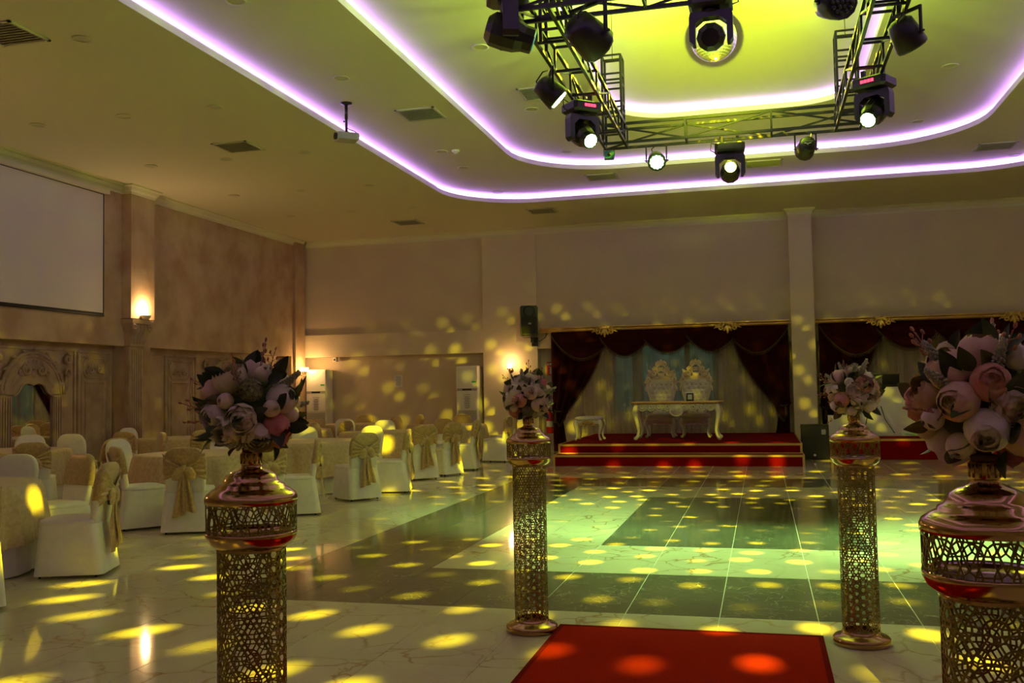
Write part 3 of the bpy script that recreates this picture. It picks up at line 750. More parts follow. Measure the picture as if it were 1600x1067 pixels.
# ------------------------------------------------------------------ stage furniture
def cabriole(b, p, dirx, diry, h, r=0.04, out=0.07):
    d = Vector((dirx, diry, 0))
    if d.length: d.normalize()
    pts = []; rs = []
    for tt, o, rr in ((1.0, 0.0, 1.5), (0.9, 0.45, 1.6), (0.78, 0.8, 1.45), (0.62, 0.55, 1.1), (0.42, 0.05, 0.85), (0.25, -0.15, 0.7), (0.12, 0.15, 0.7), (0.055, 0.6, 0.95), (0.03, 1.0, 1.0), (0.02, 1.25, 0.6)):
        pts.append(Vector(p)+d*out*o+Vector((0, 0, h*tt))); rs.append(r*rr)
    b.tube(pts, rs, 10)
t = thing('ornate_console_table', 'cream carved table with a gold-edged top in front of the thrones', 'table', (-1.74, 20.70, SZ))
TWd, TDp, TH = 0.90, 0.44, 0.80
top = [(-TWd-0.03, -TDp+0.06), (-TWd+0.05, -TDp-0.03), (TWd-0.05, -TDp-0.03), (TWd+0.03, -TDp+0.06), (TWd+0.03, TDp-0.06), (TWd-0.05, TDp+0.03), (-TWd+0.05, TDp+0.03), (-TWd-0.03, TDp-0.06)]
MB().loft([[(x*s_, y*s_, z) for x, y in top] for s_, z in ((0.96, TH-0.055), (1.0, TH-0.04), (1.02, TH-0.02), (1.0, TH))], True, True, False).build('table_top', 'gold_paint', t)
ap = MB(); og = MB()
for yy, sd in ((-TDp+0.03, -1), (TDp-0.03, 1)):
    ap.box(-TWd+0.08, TWd-0.08, yy-0.012, yy+0.012, TH-0.13, TH-0.05)
    mpp = lambda u, v, w, yy=yy, sd=sd: Vector((u, yy+sd*(0.012+w), v))
    for k in range(9):
        if k == 4: continue
        u = (k-4)*0.175
        ap.prism([(u+0.085*math.cos(PI+PI*i/10), TH-0.12+0.085*math.sin(PI+PI*i/10)) for i in range(11)], 0.02, lambda a, c, w, yy=yy: Vector((a, yy-0.01+w, c)))
        ap.tube([mpp(u+0.08*math.cos(2*PI*i/14), TH-0.115+0.08*math.sin(2*PI*i/14), 0.004) for i in range(15)], 0.013, 6)
        spiral(mpp, ap, u, TH-0.115, 0.055, 1.4, 0.3, 1 if k < 4 else -1, 0.014)
        leafblob(mpp, og, u, TH-0.115, 0.8, 0.06, 0.02, 0.03)
    ap.tube([mpp(0.14*math.cos(2*PI*i/20), TH-0.17+0.13*math.sin(2*PI*i/20), 0.006) for i in range(21)], 0.02, 6)
    ap.lathe([(0.0, 0.0), (0.13, 0.0), (0.12, 0.02), (0.0, 0.025)], 20, (0, yy+sd*0.012, TH-0.17), ax=Matrix.Rotation(PI/2*(1 if sd < 0 else -1), 4, 'X'))
    floral(mpp, ap, 0, TH-0.15, 0.30, 0.14)
for xx in (-1, 1): ap.box(xx*(TWd-0.05)-0.012, xx*(TWd-0.05)+0.012, -TDp+0.05, TDp-0.05, TH-0.17, TH-0.05)
o = ap.build('carved_apron', 'cream_lacquer', t); og.build('gilt_leaves', 'gold_leaf', o)
for sx in (-1, 1):
    for sy in (-1, 1):
        b = MB(); cabriole(b, (sx*(TWd-0.09), sy*(TDp-0.08), 0), sx, sy*0.35, TH-0.06, 0.042, 0.075); b.build('leg', 'cream_lacquer', t)

t = thing('carved_stool', 'cream carved stool with a padded top at the left of the stage', 'stool', (-3.62, 20.55, SZ), 0.0)
def rr_ring(hx, hy, r, z, n=4):
    return [(x, y, z) for x, y in rrect(-hx, hx, -hy, hy, r, n)]
MB().loft([rr_ring(a, c, 0.06, z) for a, c, z in ((0.27, 0.25, 0.42), (0.285, 0.265, 0.44), (0.285, 0.265, 0.475), (0.25, 0.23, 0.50), (0.12, 0.10, 0.51))], True, True).build('seat', 'throne_fabric', t)
b = MB()
for sd in (-1, 1):
    b.box(-0.24, 0.24, sd*0.235-0.012, sd*0.235+0.012, 0.35, 0.42); b.box(sd*0.255-0.012, sd*0.255+0.012, -0.22, 0.22, 0.35, 0.42)
ap2 = b.build('apron', 'cream_lacquer', t)
g = MB(); floral(lambda u, v, w: Vector((u, -0.25-w, v)), g, 0, 0.36, 0.40, 0.16); floral(lambda u, v, w: Vector((0.268+w, u, v)), g, 0, 0.36, 0.34, 0.16)
g.build('gilt_ornament', 'gold_leaf', ap2)
for sx in (-1, 1):
    for sy in (-1, 1):
        b = MB(); cabriole(b, (sx*0.245, sy*0.225, 0), sx, sy, 0.42, 0.03, 0.05); b.build('leg', 'cream_lacquer', t)

def throne(x, y, label):
    t = thing('throne_chair', label, 'chair', (x, y, SZ), 0.0, 'carved thrones on the stage')   # faces -Y
    # seat
    MB().loft([rr_ring(a, c, 0.10, z) for a, c, z in ((0.28, 0.28, 0.40), (0.31, 0.30, 0.42), (0.31, 0.30, 0.47), (0.27, 0.26, 0.51), (0.12, 0.12, 0.525))], True, True).build('seat', 'throne_fabric', t)
    b = MB()
    for sd in (-1, 1):
        b.box(-0.27, 0.27, sd*0.27-0.02, sd*0.27+0.02, 0.32, 0.41); b.box(sd*0.28-0.02, sd*0.28+0.02, -0.26, 0.26, 0.32, 0.41)
    for k in range(5):
        u = (k-2)*0.11; b.prism([(u+0.06*math.cos(PI+PI*i/8), 0.335+0.06*math.sin(PI+PI*i/8)) for i in range(9)], 0.03, lambda a, c, w: Vector((a, -0.29+w, c)))
    apn = b.build('apron', 'throne_wood', t)
    g = MB(); floral(lambda u, v, w: Vector((u, -0.292-w, v)), g, 0, 0.36, 0.40, 0.12); g.build('carving', 'throne_wood', apn)
    for sx in (-1, 1):
        for sy in (-1, 1):
            b = MB(); cabriole(b, (sx*0.265, sy*0.25, 0), sx, sy*0.6, 0.40, 0.032, 0.05); b.build('leg', 'cream_lacquer', t)
    # back outline (u, v): waisted shield
    half = [(0.20, 0.50), (0.205, 0.62), (0.235, 0.78), (0.285, 0.95), (0.315, 1.08), (0.315, 1.18), (0.275, 1.26), (0.20, 1.28), (0.11, 1.31), (0.0, 1.34)]
    out = half+[(-u, v) for u, v in reversed(half[:-1])]
    tilt = lambda v: 0.235+0.10*(v-0.5)
    mpb = lambda u, v, w: Vector((u, tilt(v)-w, v))
    # tufted upholstery with buttons
    def hw(v):
        for (u0, v0), (u1, v1) in zip(half, half[1:]):
            if v0 <= v <= v1: return u0+(u1-u0)*(v-v0)/(v1-v0)
        return 0
    btn = []
    for r in range(7):
        for k in range(-3, 4):
            u = (k+(0.5 if r % 2 else 0))*0.105; v = 0.58+r*0.095
            if abs(u) < hw(v)-0.05: btn.append((u, v))
    def pad(a, c):
        v = 0.50+(1.28-0.50)*c; u = (2*a-1)*(hw(v)-0.012)
        d = min([math.hypot(u-bu, v-bv) for bu, bv in btn]+[0.08])
        w = 0.02+0.045*(d/0.08)**0.6*min(1, (1-abs(2*a-1))*6)**0.5*min(1, (1-c)*8)**0.5
        return mpb(u, v, w)
    pd = MB(); pd.grid(pad, 40, 48); o = pd.build('backrest', 'throne_fabric', t)
    bb = MB()
    for u, v in btn: bb.ball(mpb(u, v, 0.028), (0.013, 0.008, 0.013), 8, 5)
    bb.build('button', 'stem_brown', o)
    fr = MB(); pts = [mpb(u, v, 0.012) for u, v in out]
    fr.tube(pts, 0.026, 8); fr.prism(list(out), 0.02, lambda u, v, w: mpb(u, v, -w-0.0)); fo = fr.build('back_frame', 'throne_wood', t, fix=True)
    cr = MB(); mpc = lambda u, v, w: mpb(u, v, 0.03+w)
    # crest: open ring, scrolls, leaves and finial
    cr.tube([mpc(0.105*math.cos(2*PI*i/20), 1.50+0.115*math.sin(2*PI*i/20), 0) for i in range(21)], 0.022, 8)
    for s_ in (-1, 1):
        spiral(mpc, cr, s_*0.05, 1.50, 0.05, 1.3, PI/2, s_, 0.016)
        spiral(mpc, cr, s_*0.17, 1.40, 0.075, 1.5, -PI/2, s_, 0.026); spiral(mpc, cr, s_*0.285, 1.27, 0.065, 1.5, PI, -s_, 0.026)
        spiral(mpc, cr, s_*0.16, 1.52, 0.045, 1.3, PI/2, s_, 0.02)
        for a, ln, u, v in ((0.9, 0.16, 0.20, 1.38), (1.5, 0.14, 0.28, 1.28), (0.2, 0.12, 0.27, 1.20), (2.0, 0.13, 0.12, 1.58), (-1.3, 0.15, 0.315, 1.15), (0.5, 0.12, 0.10, 1.33)):
            leafblob(mpc, cr, s_*u, v, a if s_ > 0 else PI-a, ln, 0.035, 0.04)
    for a in (PI/2, PI/2-0.6, PI/2+0.6): leafblob(mpc, cr, 0, 1.60, a, 0.13, 0.03, 0.04)
    for a in (-PI/2, -PI/2-0.7, -PI/2+0.7): leafblob(mpc, cr, 0, 1.42, a, 0.12, 0.035, 0.04)
    cr.ball(mpc(0, 1.70, 0.01), 0.028, 8, 6); cr.ball(mpc(0, 1.50, 0), (0.03, 0.02, 0.03), 8, 6)
    cr.build('carved_crest', 'throne_wood', t)
throne(-2.19, 21.55, 'tufted white throne with carved gilt crest, the left of the pair')
throne(-1.42, 21.55, 'tufted white throne with carved gilt crest, behind the napkin holder')

t = thing('napkin_holder', 'black and white napkin holder standing on the cream carved table', 'napkin holder', (-1.46, 20.45, SZ+TH+0.001))
MB().loft([[(x*a, y*c, z) for x, y in ((-1, -1), (1, -1), (1, 1), (-1, 1))] for a, c, z in ((0.085, 0.06, 0), (0.075, 0.05, 0.02), (0.07, 0.045, 0.16), (0.075, 0.05, 0.165))], True, True, False).build('holder', 'black_plastic', t)
MB().box(-0.045, 0.045, -0.056, -0.05, 0.035, 0.14).build('card', 'paper', t)
MB().loft([rr_ring(a, c, 0.02, z) for a, c, z in ((0.07, 0.045, 0.165), (0.12, 0.07, 0.17), (0.12, 0.07, 0.185), (0.08, 0.05, 0.195))], True, True).build('napkin_stack', 'paper', t)

# ------------------------------------------------------------------ wall fixtures on the back wall
def ac_unit(x, label, rz=0.0):
    t = thing('standing_air_conditioner', label, 'air conditioner', (x, 23.08, 0), rz)
    W, D, Hh = 0.29, 0.20, 2.12
    MB().loft([rr_ring(a, c, 0.04, z) for a, c, z in ((W, D, 0), (W, D, Hh-0.02), (W-0.02, D-0.02, Hh))], True, True, False).build('body', 'white_plastic', t)
    y = -D-0.001
    MB().box(-W+0.025, W-0.025, y-0.012, y, 1.05, Hh-0.03).build('front_panel', 'white_plastic', t)
    MB().box(-W+0.03, W-0.03, y-0.017, y-0.012, 1.50, 1.56).build('air_slot', 'grey_plastic', t)
    MB().box(-0.12, 0.12, y-0.020, y-0.017, 1.51, 1.55).build('display', 'black_plastic', t)
    MB().box(0.13, 0.24, y-0.016, y-0.012, 1.70, 1.735).build('energy_label', 'green_label', t)
    b = MB()
    for k in range(16):
        w = (0.09, 0.06, 0.075, 0.05)[k % 4]; z = 1.40-k*0.022
        if k == 1: continue
        b.box(-w, w, y-0.014, y-0.012, z-0.006, z+0.004)
    b.build('printed_notice', 'print', t)
    me = MB().box(-W+0.05, W-0.05, -0.006, 0.006, -0.008, 0.008).mesh('slat'); me.materials.append(M['grey_plastic'])
    MB().box(-W+0.04, W-0.04, y-0.004, y, 0.42, 1.02).build('intake', 'vent_paint', t)
    for k in range(14): inst(me, 'slat', None, t, Matrix.Translation((0, y-0.008, 0.45+k*0.041)))
ac_unit(-7.10, 'white standing air conditioner with a notice, beside the wall pier')
ac_unit(-11.20, 'white standing air conditioner in the far left corner')
t = thing('wall_notice', 'small printed notice taped to the far wall between the air conditioners', 'notice', (-9.10, YB+0.345, 1.63))
MB().box(-0.11, 0.11, -0.003, 0, 0, 0.31).build('sheet', 'paper', t)
b = MB()
for k in range(11):
    w = (0.08, 0.085, 0.07, 0.08)[k % 4]; b.box(-w, w*0.9, -0.005, -0.003, 0.275-k*0.024, 0.283-k*0.024)
b.build('print', 'print', t)
t = thing('wall_sensor', 'tiny white camera fixed under the beam at the far left', 'sensor', (-10.78, 23.20, 2.36))
MB().box(-0.045, 0.045, -0.10, 0.06, -0.04, 0.075).build('body', 'white_plastic', t); MB().lathe([(0.0, 0.0), (0.025, 0.0), (0.02, 0.015), (0, 0.012)], 10, (0, -0.1, 0.01), ax=Matrix.Rotation(PI/2, 4, 'X')).build('lens', 'black_plastic', t)

t = thing('wall_speaker', 'black loudspeaker bracketed high on the wall pier beside the curtain', 'loudspeaker', (-5.42, 22.62, 3.14))
mr = Matrix.Rotation(math.radians(14), 4, 'Z') @ Matrix.Rotation(math.radians(-7), 4, 'X')
sec = lambda z, s_: [mr @ Vector((x*s_, y*s_, z)) for x, y in ((-0.20, -0.20), (0.20, -0.20), (0.22, -0.05), (0.13, 0.17), (-0.13, 0.17), (-0.22, -0.05))]
MB().loft([sec(-0.37, 0.92), sec(-0.35, 1), sec(0.35, 1), sec(0.37, 0.9)], True, True, False).build('cabinet', 'black_plastic', t)
MB().box(-0.18, 0.18, -0.215, -0.201, -0.33, 0.10, mr).build('grille', 'black_matte', t)
MB().lathe([(0.0, -0.03), (0.04, -0.03), (0.12, 0.0), (0.15, 0.004)], 16, mr @ Vector((0, -0.205, 0.22)), ax=mr @ Matrix.Rotation(PI/2, 4, 'X')).build('horn', 'black_matte', t)
MB().box(-0.02, 0.05, -0.222, -0.215, -0.10, -0.06, mr).build('badge', 'grey_plastic', t)
MB().bar((0.05, 0.10, -0.36), (0.05, 0.10, -0.50), 0.07).bar((0.05, 0.10, -0.47), (0.05, 0.38, -0.47), 0.05).box(-0.03, 0.13, 0.365, 0.38, -0.58, -0.36).build('bracket', 'black_plastic', t)
MB().tube([(0.08, 0.14, -0.40), (0.20, 0.30, -0.46), (0.33, 0.365, -0.36), (0.36, 0.372, -0.22), (0.42, 0.372, -0.20)], 0.009, 6).build('cable', 'black_plastic', t)

t = thing('fire_sign', 'small red and white fire equipment sign beside the maroon curtain', 'sign', (-5.06, YB+0.34, 1.85))
MB().box(-0.10, 0.10, -0.006, 0, -0.005, 0.33).build('plate', 'sign_red', t)
b = MB(); b.box(-0.03, 0.025, -0.009, -0.006, 0.02, 0.17); b.box(-0.02, 0.015, -0.009, -0.006, 0.17, 0.20); b.bar((0.01, -0.0075, 0.19), (0.06, -0.0075, 0.15), 0.003, 0.014); b.box(-0.05, -0.02, -0.009, -0.006, 0.195, 0.215)
b.box(-0.08, -0.05, -0.009, -0.006, 0.245, 0.30); b.box(-0.03, 0.03, -0.009, -0.006, 0.245, 0.30); b.box(0.05, 0.08, -0.009, -0.006, 0.245, 0.30)
b.build('pictogram', 'paper', t)
t = thing('fire_extinguisher', 'red fire extinguisher standing behind the mid left flower ball', 'extinguisher', (-5.06, 23.12, 0.42))
MB().lathe([(0.0, 0.0), (0.085, 0.0), (0.09, 0.02), (0.09, 0.42), (0.07, 0.49), (0.03, 0.52), (0.025, 0.55), (0.0, 0.55)], 18).build('cylinder', 'ext_red', t)
MB().lathe([(0.0915, 0.16), (0.0915, 0.30)], 18).build('label_band', 'paper', t)
MB().box(-0.02, 0.02, -0.09, 0.03, 0.55, 0.59).bar((0, -0.09, 0.60), (0, 0.03, 0.62), 0.02).build('valve', 'black_plastic', t)
MB().tube([(0.02, 0, 0.56), (0.10, -0.03, 0.54), (0.115, -0.04, 0.40), (0.11, -0.03, 0.12)], 0.013, 8).build('hose', 'black_plastic', t)
MB().bar((0, 0.085, 0.45), (0, 0.225, 0.45), 0.05).build('bracket', 'black_plastic', t)

t = thing('subwoofer', 'black floor subwoofer standing between the two red stages', 'loudspeaker', (1.005, 20.36, 0))
MB().loft([[(x*s_, y*s_, z) for x, y in ((-0.262, -0.215), (0.262, -0.215), (0.262, 0.25), (-0.262, 0.25))] for s_, z in ((0.98, 0.0), (1, 0.01), (1, 0.68), (0.98, 0.69))], True, True, False).build('cabinet', 'black_matte', t)
MB().box(-0.235, 0.235, -0.226, -0.216, 0.04, 0.65).build('grille', 'black_plastic', t)
MB().box(0.12, 0.20, -0.232, -0.226, 0.50, 0.60).build('badge', 'grey_plastic', t)
MB().lathe([(0.0, 0.0), (0.025, 0.0), (0.022, 0.012), (0, 0.012)], 12, (-0.02, -0.226, 0.09), ax=Matrix.Rotation(PI/2, 4, 'X')).build('socket', 'paper', t)

# right-hand stage: white booth with a black monitor
t = thing('music_booth', 'white fronted booth with cables on the right-hand stage', 'booth', (2.34, 21.45, 0.40))
MB().box(-0.32, 1.1, -0.10, -0.06, 0.0, 1.02).build('front_panel', 'white_plastic', t)
MB().box(-1.0, -0.30, 0.0, 0.04, 0.0, 0.44).build('side_panel', 'white_plastic', t)
MB().box(-0.32, -0.28, -0.06, 0.55, 0.0, 1.02).box(1.06, 1.1, -0.06, 0.55, 0.0, 1.02).build('cheek', 'white_plastic', t)
MB().box(-0.33, 1.12, -0.11, 0.56, 1.02, 1.06).build('desk_top', 'black_plastic', t)
MB().tube([(-0.30, -0.11, 0.60), (-0.22, -0.13, 0.42), (-0.26, -0.12, 0.25)], 0.008, 6).tube([(0.05, -0.11, 0.62), (0.12, -0.13, 0.35), (0.30, -0.12, 0.06)], 0.008, 6).build('cable', 'black_plastic', t)
t = thing('stage_monitor', 'rounded black monitor speaker behind the mid right pedestal neck', 'loudspeaker', (1.83, 21.15, 0.40))
MB().loft([rr_ring(a, c, 0.08, z) for a, c, z in ((0.20, 0.16, 0), (0.21, 0.17, 0.03), (0.19, 0.15, 0.20), (0.10, 0.09, 0.27))], True, True).build('cabinet', 'black_plastic', t)
MB().box(-0.14, 0.14, -0.178, -0.158, 0.04, 0.18).build('grille', 'black_matte', t)
t = thing('laptop', 'black laptop standing open on top of the white booth', 'laptop', (2.62, 21.55, 1.461))
MB().box(-0.17, 0.17, -0.02, 0.22, 0, 0.018).build('keyboard', 'black_plastic', t)
MB().box(-0.17, 0.17, -0.006, 0.006, 0, 0.22, Matrix.Translation((0, -0.03, 0.012)) @ Matrix.Rotation(0.25, 4, 'X')).build('screen', 'black_plastic', t)

# ------------------------------------------------------------------ banquet tables
def make_table(loc, rz, label, drop, first=[None]):
    if first[0] is not None and drop == first[1]:
        return dup(first[0], loc, rz, label)
    t = thing('round_table', label, 'table', loc, rz, 'round banquet tables')
    R, H = 0.86, 0.755
    MB().lathe([(0.0, H-0.03), (R-0.01, H-0.03), (R-0.01, H-0.006), (0.0, H-0.006)], 40).build('tabletop', 'undercloth', t)
    MB().lathe([(0.34, 0.0), (0.34, 0.03), (0.06, 0.06), (0.05, H-0.03)], 16, cap0=True).build('pedestal_leg', 'dark_metal', t)
    def cloth(zb, amp, flare, nf, ph, top=True, off=0.0):
        def fn(u, v):
            a = 2*PI*u
            if v < 0.25:
                q = v/0.25; return Vector((q*(R+off)*math.cos(a), q*(R+off)*math.sin(a), H+off*0.5))
            q = (v-0.25)/0.75
            w = q**0.6
            r = R+off+0.012*min(1, q*8)+flare*q+amp*w*(math.sin(nf*a+ph)+0.45*math.sin(2*nf*a+1.3+ph)*w)
            z = H+off*0.5-0.008*min(1, q*8)-(H-zb)*q+0.012*math.sin(7*a)*q
            return Vector((r*math.cos(a), r*math.sin(a), z))
        b = MB(); b.grid(fn, 120, 16); return b
    cloth(0.02, 0.018, 0.02, 16, 0.0).build('underskirt', 'undercloth', t)
    cloth(drop, 0.030, 0.075, 17, 0.6, off=0.008).build('lace_cloth', 'lace', t)
    first[:] = [t, drop]
    return t
TABLES = [((-7.02, 6.85), 'round table with lace cloth, nearest, cut by the left frame edge'),
          ((-10.62, 11.65), 'round table with lace cloth in front of the arched wall mirror'),
          ((-6.98, 11.05), 'round table with lace cloth just left of the near left flower ball'),
          ((-9.95, 15.2), 'round table with lace cloth below the fluted pilaster by the left wall'),
          ((-6.90, 13.85), 'round table with lace cloth just right of the near left flower ball'),
          ((-6.90, 17.05), 'round table with lace cloth in the middle of the right-hand row'),
          ((-6.75, 20.2), 'round table with lace cloth nearest the air conditioner by the pier'),
          ((-9.60, 18.3), 'round table with lace cloth toward the far left corner, left row'),
          ((-9.4, 21.3), 'round table with lace cloth by the far wall under the notice')]
for i, ((x, y), lb) in enumerate(TABLES): make_table((x, y, 0), i*0.7, lb, 0.27)

# ------------------------------------------------------------------ covered banquet chairs (face +Y)
def rr2(hx, hy, r, z, cy=0.0, n=4, wav=0.0, ph=0.0, k=11):
    pts = rrect(-hx, hx, -hy, hy, min(r, hx*0.98, hy*0.98), n); out = []
    for i, (x, y) in enumerate(pts):
        a = math.atan2(y, x); f = 1+wav*math.sin(k*a+ph)
        out.append((x*f, y*f+cy, z))
    return out
def back_ring(z_or_phi, top=False, off=0.0, pleat=0.0, n=5):
    if not top: z = z_or_phi; w = 0.205+0.022*min(1, (z-0.40)/0.3); e = 1.0
    else: z = 0.745+0.185*math.sin(z_or_phi); w = 0.227*max(0.02, math.cos(z_or_phi))**0.55; e = max(0.25, math.cos(z_or_phi)**0.35)
    cy = -0.205-0.16*(z-0.45); th = (0.034+off)*e
    pts = rrect(-w-off, w+off, -th, th, min(th*0.9, w), n)
    return [(x, y+cy+(pleat*math.sin(x*95+z*30) if y < 0 else 0), z+(off if top else 0)) for x, y in pts]
def make_chair(sash):
    t = thing('banquet_chair', 'x', 'chair', (0, 0, 0), 0)
    rings = [back_ring(z) for z in (0.40, 0.46, 0.55, 0.65, 0.745)]+[back_ring(PI/2*q, True) for q in (0.15, 0.3, 0.45, 0.6, 0.74, 0.86, 0.95, 1.0)]
    MB().loft(rings, True, True).build('backrest', 'white_cover', t)
    # seat cushion and skirt
    MB().loft([rr2(0.235, 0.235, 0.07, 0.435, 0.0), rr2(0.238, 0.238, 0.07, 0.462), rr2(0.225, 0.225, 0.07, 0.482), rr2(0.17, 0.17, 0.06, 0.490), rr2(0.05, 0.05, 0.04, 0.493)], True, True).build('seat', 'white_cover', t)
    n = 9
    sk = MB()
    sk.loft([rr2(0.235+0.028*q, 0.238+0.042*q, 0.07-0.02*q, 0.445-0.42*q, -0.006-0.022*q, n, 0.016*q+0.012*max(0, q-0.5), 0.7, 9) for q in (0, 0.12, 0.3, 0.5, 0.7, 0.88, 1.0)], False, False)
    sk.build('skirt', 'white_cover', t)
    for sx in (-1, 1):
        for yy in (-0.22, 0.20): MB().tube([(sx*0.19, yy, 0.40), (sx*0.205, yy*1.08, 0.0)], 0.012, 6).build('leg', 'dark_metal', t)
    if sash:
        rg = [back_ring(z, False, 0.009, 0.0045) for z in (0.635, 0.66, 0.70, 0.745)]+[back_ring(PI/2*q, True, 0.009, 0.0045*(1-q)) for q in (0.15, 0.3, 0.45, 0.6, 0.74, 0.86, 0.95, 1.0)]
        # rear edge gathers up toward the knot
        for k, rr in enumerate(rg[:3]):
            lim = (0.62, 0.655, 0.70)[k]
            rg[k] = [(x, y, z+(0.045*(1-min(1, abs(abs(x)-0.13)/0.14)) if y < -0.26 else 0)) for x, y, z in rr]
        s_ = MB().loft(rg, False, True).build('sash', 'gold_sash', t)
        ky = -0.300; kz = 0.70
        MB().ball((0, ky, kz), (0.050, 0.036, 0.052), 10, 7).build('knot', 'gold_sash', s_)
        for sx in (-1, 1):      # gathered pleat fans toward the knot
            f = MB()
            def fan(u, v, sx=sx):
                x = sx*(0.02+0.205*u); z = kz+0.03*u+(v-0.5)*(0.06+0.24*u)
                return Vector((x, -0.293-0.022*(1-u)-0.011*math.sin(v*27)*(0.35+u*0.65)-0.16*(z-0.70)+0.02*max(0, u-0.8)*5, z))
            f.grid(fan, 8, 22); f.build('pleat_fan', 'gold_sash', s_)
        for sx, dn in ((-1, 0.62), (1, 0.5)):
            lp = MB(); c, s2 = math.cos(dn), math.sin(dn)
            def loop(u, v, sx=sx, c=c, s2=s2):
                a = 2*PI*v; L = 0.15*u; r = 0.014+0.058*math.sin(PI*min(1, u*0.9+0.06))
                px, pz, py = L, r*math.cos(a)*1.1, r*0.55*math.sin(a)+0.006*math.sin(3*a)*u
                return Vector((sx*(px*c+pz*s2*0.3), ky-0.012+py, kz-0.005-px*s2+pz*c))
            lp.grid(loop, 8, 14); lp.build('bow_loop', 'gold_sash', s_)
        for sx, ln, w1, sw in ((-1, 0.50, 0.105, 0.03), (1, 0.42, 0.095, 0.06)):
            tl = MB()
            def tail(u, v, sx=sx, ln=ln, w1=w1, sw=sw):
                w = 0.018+w1*v**0.6; x = sx*(0.012+sw*v)+(u-0.5)*2*w*0.62
                return Vector((x, ky-0.016-0.022*v-0.016*math.sin(u*9+sx)*min(1, v*2)-0.006*math.sin(v*9), kz-0.02-ln*v-0.035*u*sx*v))
            tl.grid(tail, 12, 12); o = tl.build('tail', 'gold_sash', s_)
    return t
P_S = make_chair(True); P_N = make_chair(False); used = {True: False, False: False}
def chair(x, y, fx, fy, label, sash=True):
    rz = math.atan2(-fx, fy); p = P_S if sash else P_N
    if not used[sash]:
        used[sash] = True; p.location = (x, y, 0); p.rotation_euler = (0, 0, rz); p['label'] = label; p['group'] = 'covered banquet chairs'; return p
    return dup(p, (x, y, 0), rz, label, 'covered banquet chairs')
W = 'white covered chair'
chair(-5.66, 5.80, -0.75, 0.66, W+' cut by the left frame edge, nearest of all')
chair(-5.74, 7.10, -0.92, -0.34, W+' with gold sash tails, seen side-on, beside the nearest table')
chair(-6.74, 8.05, -0.35, -0.93, W+' facing the camera behind the nearest lace table')
chair(-7.42, 8.12, 0.25, -1.0, W+' just peeking in at the left frame edge behind the nearest table', False)
chair(-9.30, 10.72, -0.55, 0.83, W+' with loose sash knot, in front of the mirror table')
chair(-8.85, 11.5, -1.0, 0.25, W+' with bare side turned, right of the mirror table')
chair(-11.10, 12.75, 0.75, -0.65, W+' between the arched mirror and its lace table', False)
chair(-9.25, 12.95, -0.70, -0.72, W+' with ruffled sash, far right of the mirror table')
chair(-6.98, 9.72, 0.62, 0.78, W+' turned right with its gold-topped back, left of the bow-backed one')
chair(-6.22, 9.55, -0.35, 0.94, W+' with gold bow, back to camera, left of the near left pedestal')
chair(-8.22, 11.30, 1.0, -0.10, W+' with plain white back, left of the table behind the near left pedestal', False)
chair(-5.62, 9.98, -0.80, 0.60, W+' showing its bow, half hidden by the near left pedestal')
chair(-5.70, 11.05, -0.88, -0.45, W+' seen from its side, just right of the near left pedestal')
chair(-7.45, 12.25, 0.40, -1.0, W+' behind the near left flower ball, facing the camera', False)
chair(-10.05, 13.85, 0.05, 1.0, W+' with gold sash, near side of the pilaster table')
chair(-11.15, 15.5, 1.0, -0.1, W+' against the left wall under the fluted pilaster', False)
chair(-9.05, 14.25, -0.65, 0.75, W+' with gold sash bow, right front of the pilaster table')
chair(-8.55, 14.98, -1.0, 0.3, W+' with plain back, right of the pilaster table', False)
chair(-10.75, 13.35, -0.3, 1.0, W+' seen from behind, left of the pilaster table', False)
chair(-5.62, 12.72, -0.80, 0.60, W+' with a large gold bow, nearest right of the near left flower ball')
chair(-5.47, 13.66, -0.94, -0.25, W+' with long sash tails, seen side-on, behind the large bow one')
chair(-6.50, 15.05, -0.15, -1.0, W+' with rounded plain back rising behind the large gold bow', False)
chair(-7.62, 15.05, 0.35, -1.0, W+' with rounded plain back, first right of the near left flower ball', False)
chair(-8.15, 14.05, 1.0, -0.1, W+' hidden mostly by the near left flower ball, left of its table')
chair(-5.78, 15.75, -0.70, 0.70, W+' with gold bow, just behind the long sash tails')
chair(-5.62, 16.55, -0.90, 0.40, W+' with a centred bow and hanging tails, middle of the right row')
chair(-5.58, 17.65, -1.0, -0.10, W+' seen side-on with a broad sash, behind the middle bow')
chair(-6.35, 18.35, -0.25, -1.0, W+' facing the camera on the far side of the middle right table')
chair(-7.45, 18.30, 0.40, -1.0, W+' with a rounded white back beyond the middle right table', False)
chair(-8.18, 17.15, 1.0, 0.0, W+' with draped sash, left of the middle right table')
chair(-5.48, 19.72, -1.0, 0.05, W+' left of the mid left flower pedestal, side-on, near the pier')
chair(-5.70, 20.95, -0.80, -0.55, W+' partly behind the mid left flower pedestal, nearest the pier')
chair(-6.90, 21.55, 0.0, -1.0, W+' against the air conditioner by the pier')
chair(-7.90, 20.70, 1.0, -0.2, W+' left of the table nearest the air conditioner by the pier')
chair(-7.55, 19.25, 0.55, 0.83, W+' with gold sash, near side of the table by the air conditioner')
chair(-8.40, 18.0, -1.0, 0.2, W+' with gold sash, right of the far left row table')
chair(-9.75, 19.65, 0.1, -1.0, W+' beyond the far left row table, facing the camera')
chair(-10.85, 18.5, 1.0, 0.0, W+' against the left wall near the corner sconce')
chair(-9.15, 17.0, -0.25, 1.0, W+' with plain back, near side of the far left row table', False)
chair(-10.45, 20.65, 0.75, 0.55, W+' next to the corner air conditioner')
chair(-9.75, 22.5, 0.2, -1.0, W+' under the notice on the far wall')
chair(-8.40, 22.25, -0.75, -0.6, W+' by the far wall, right of the notice')
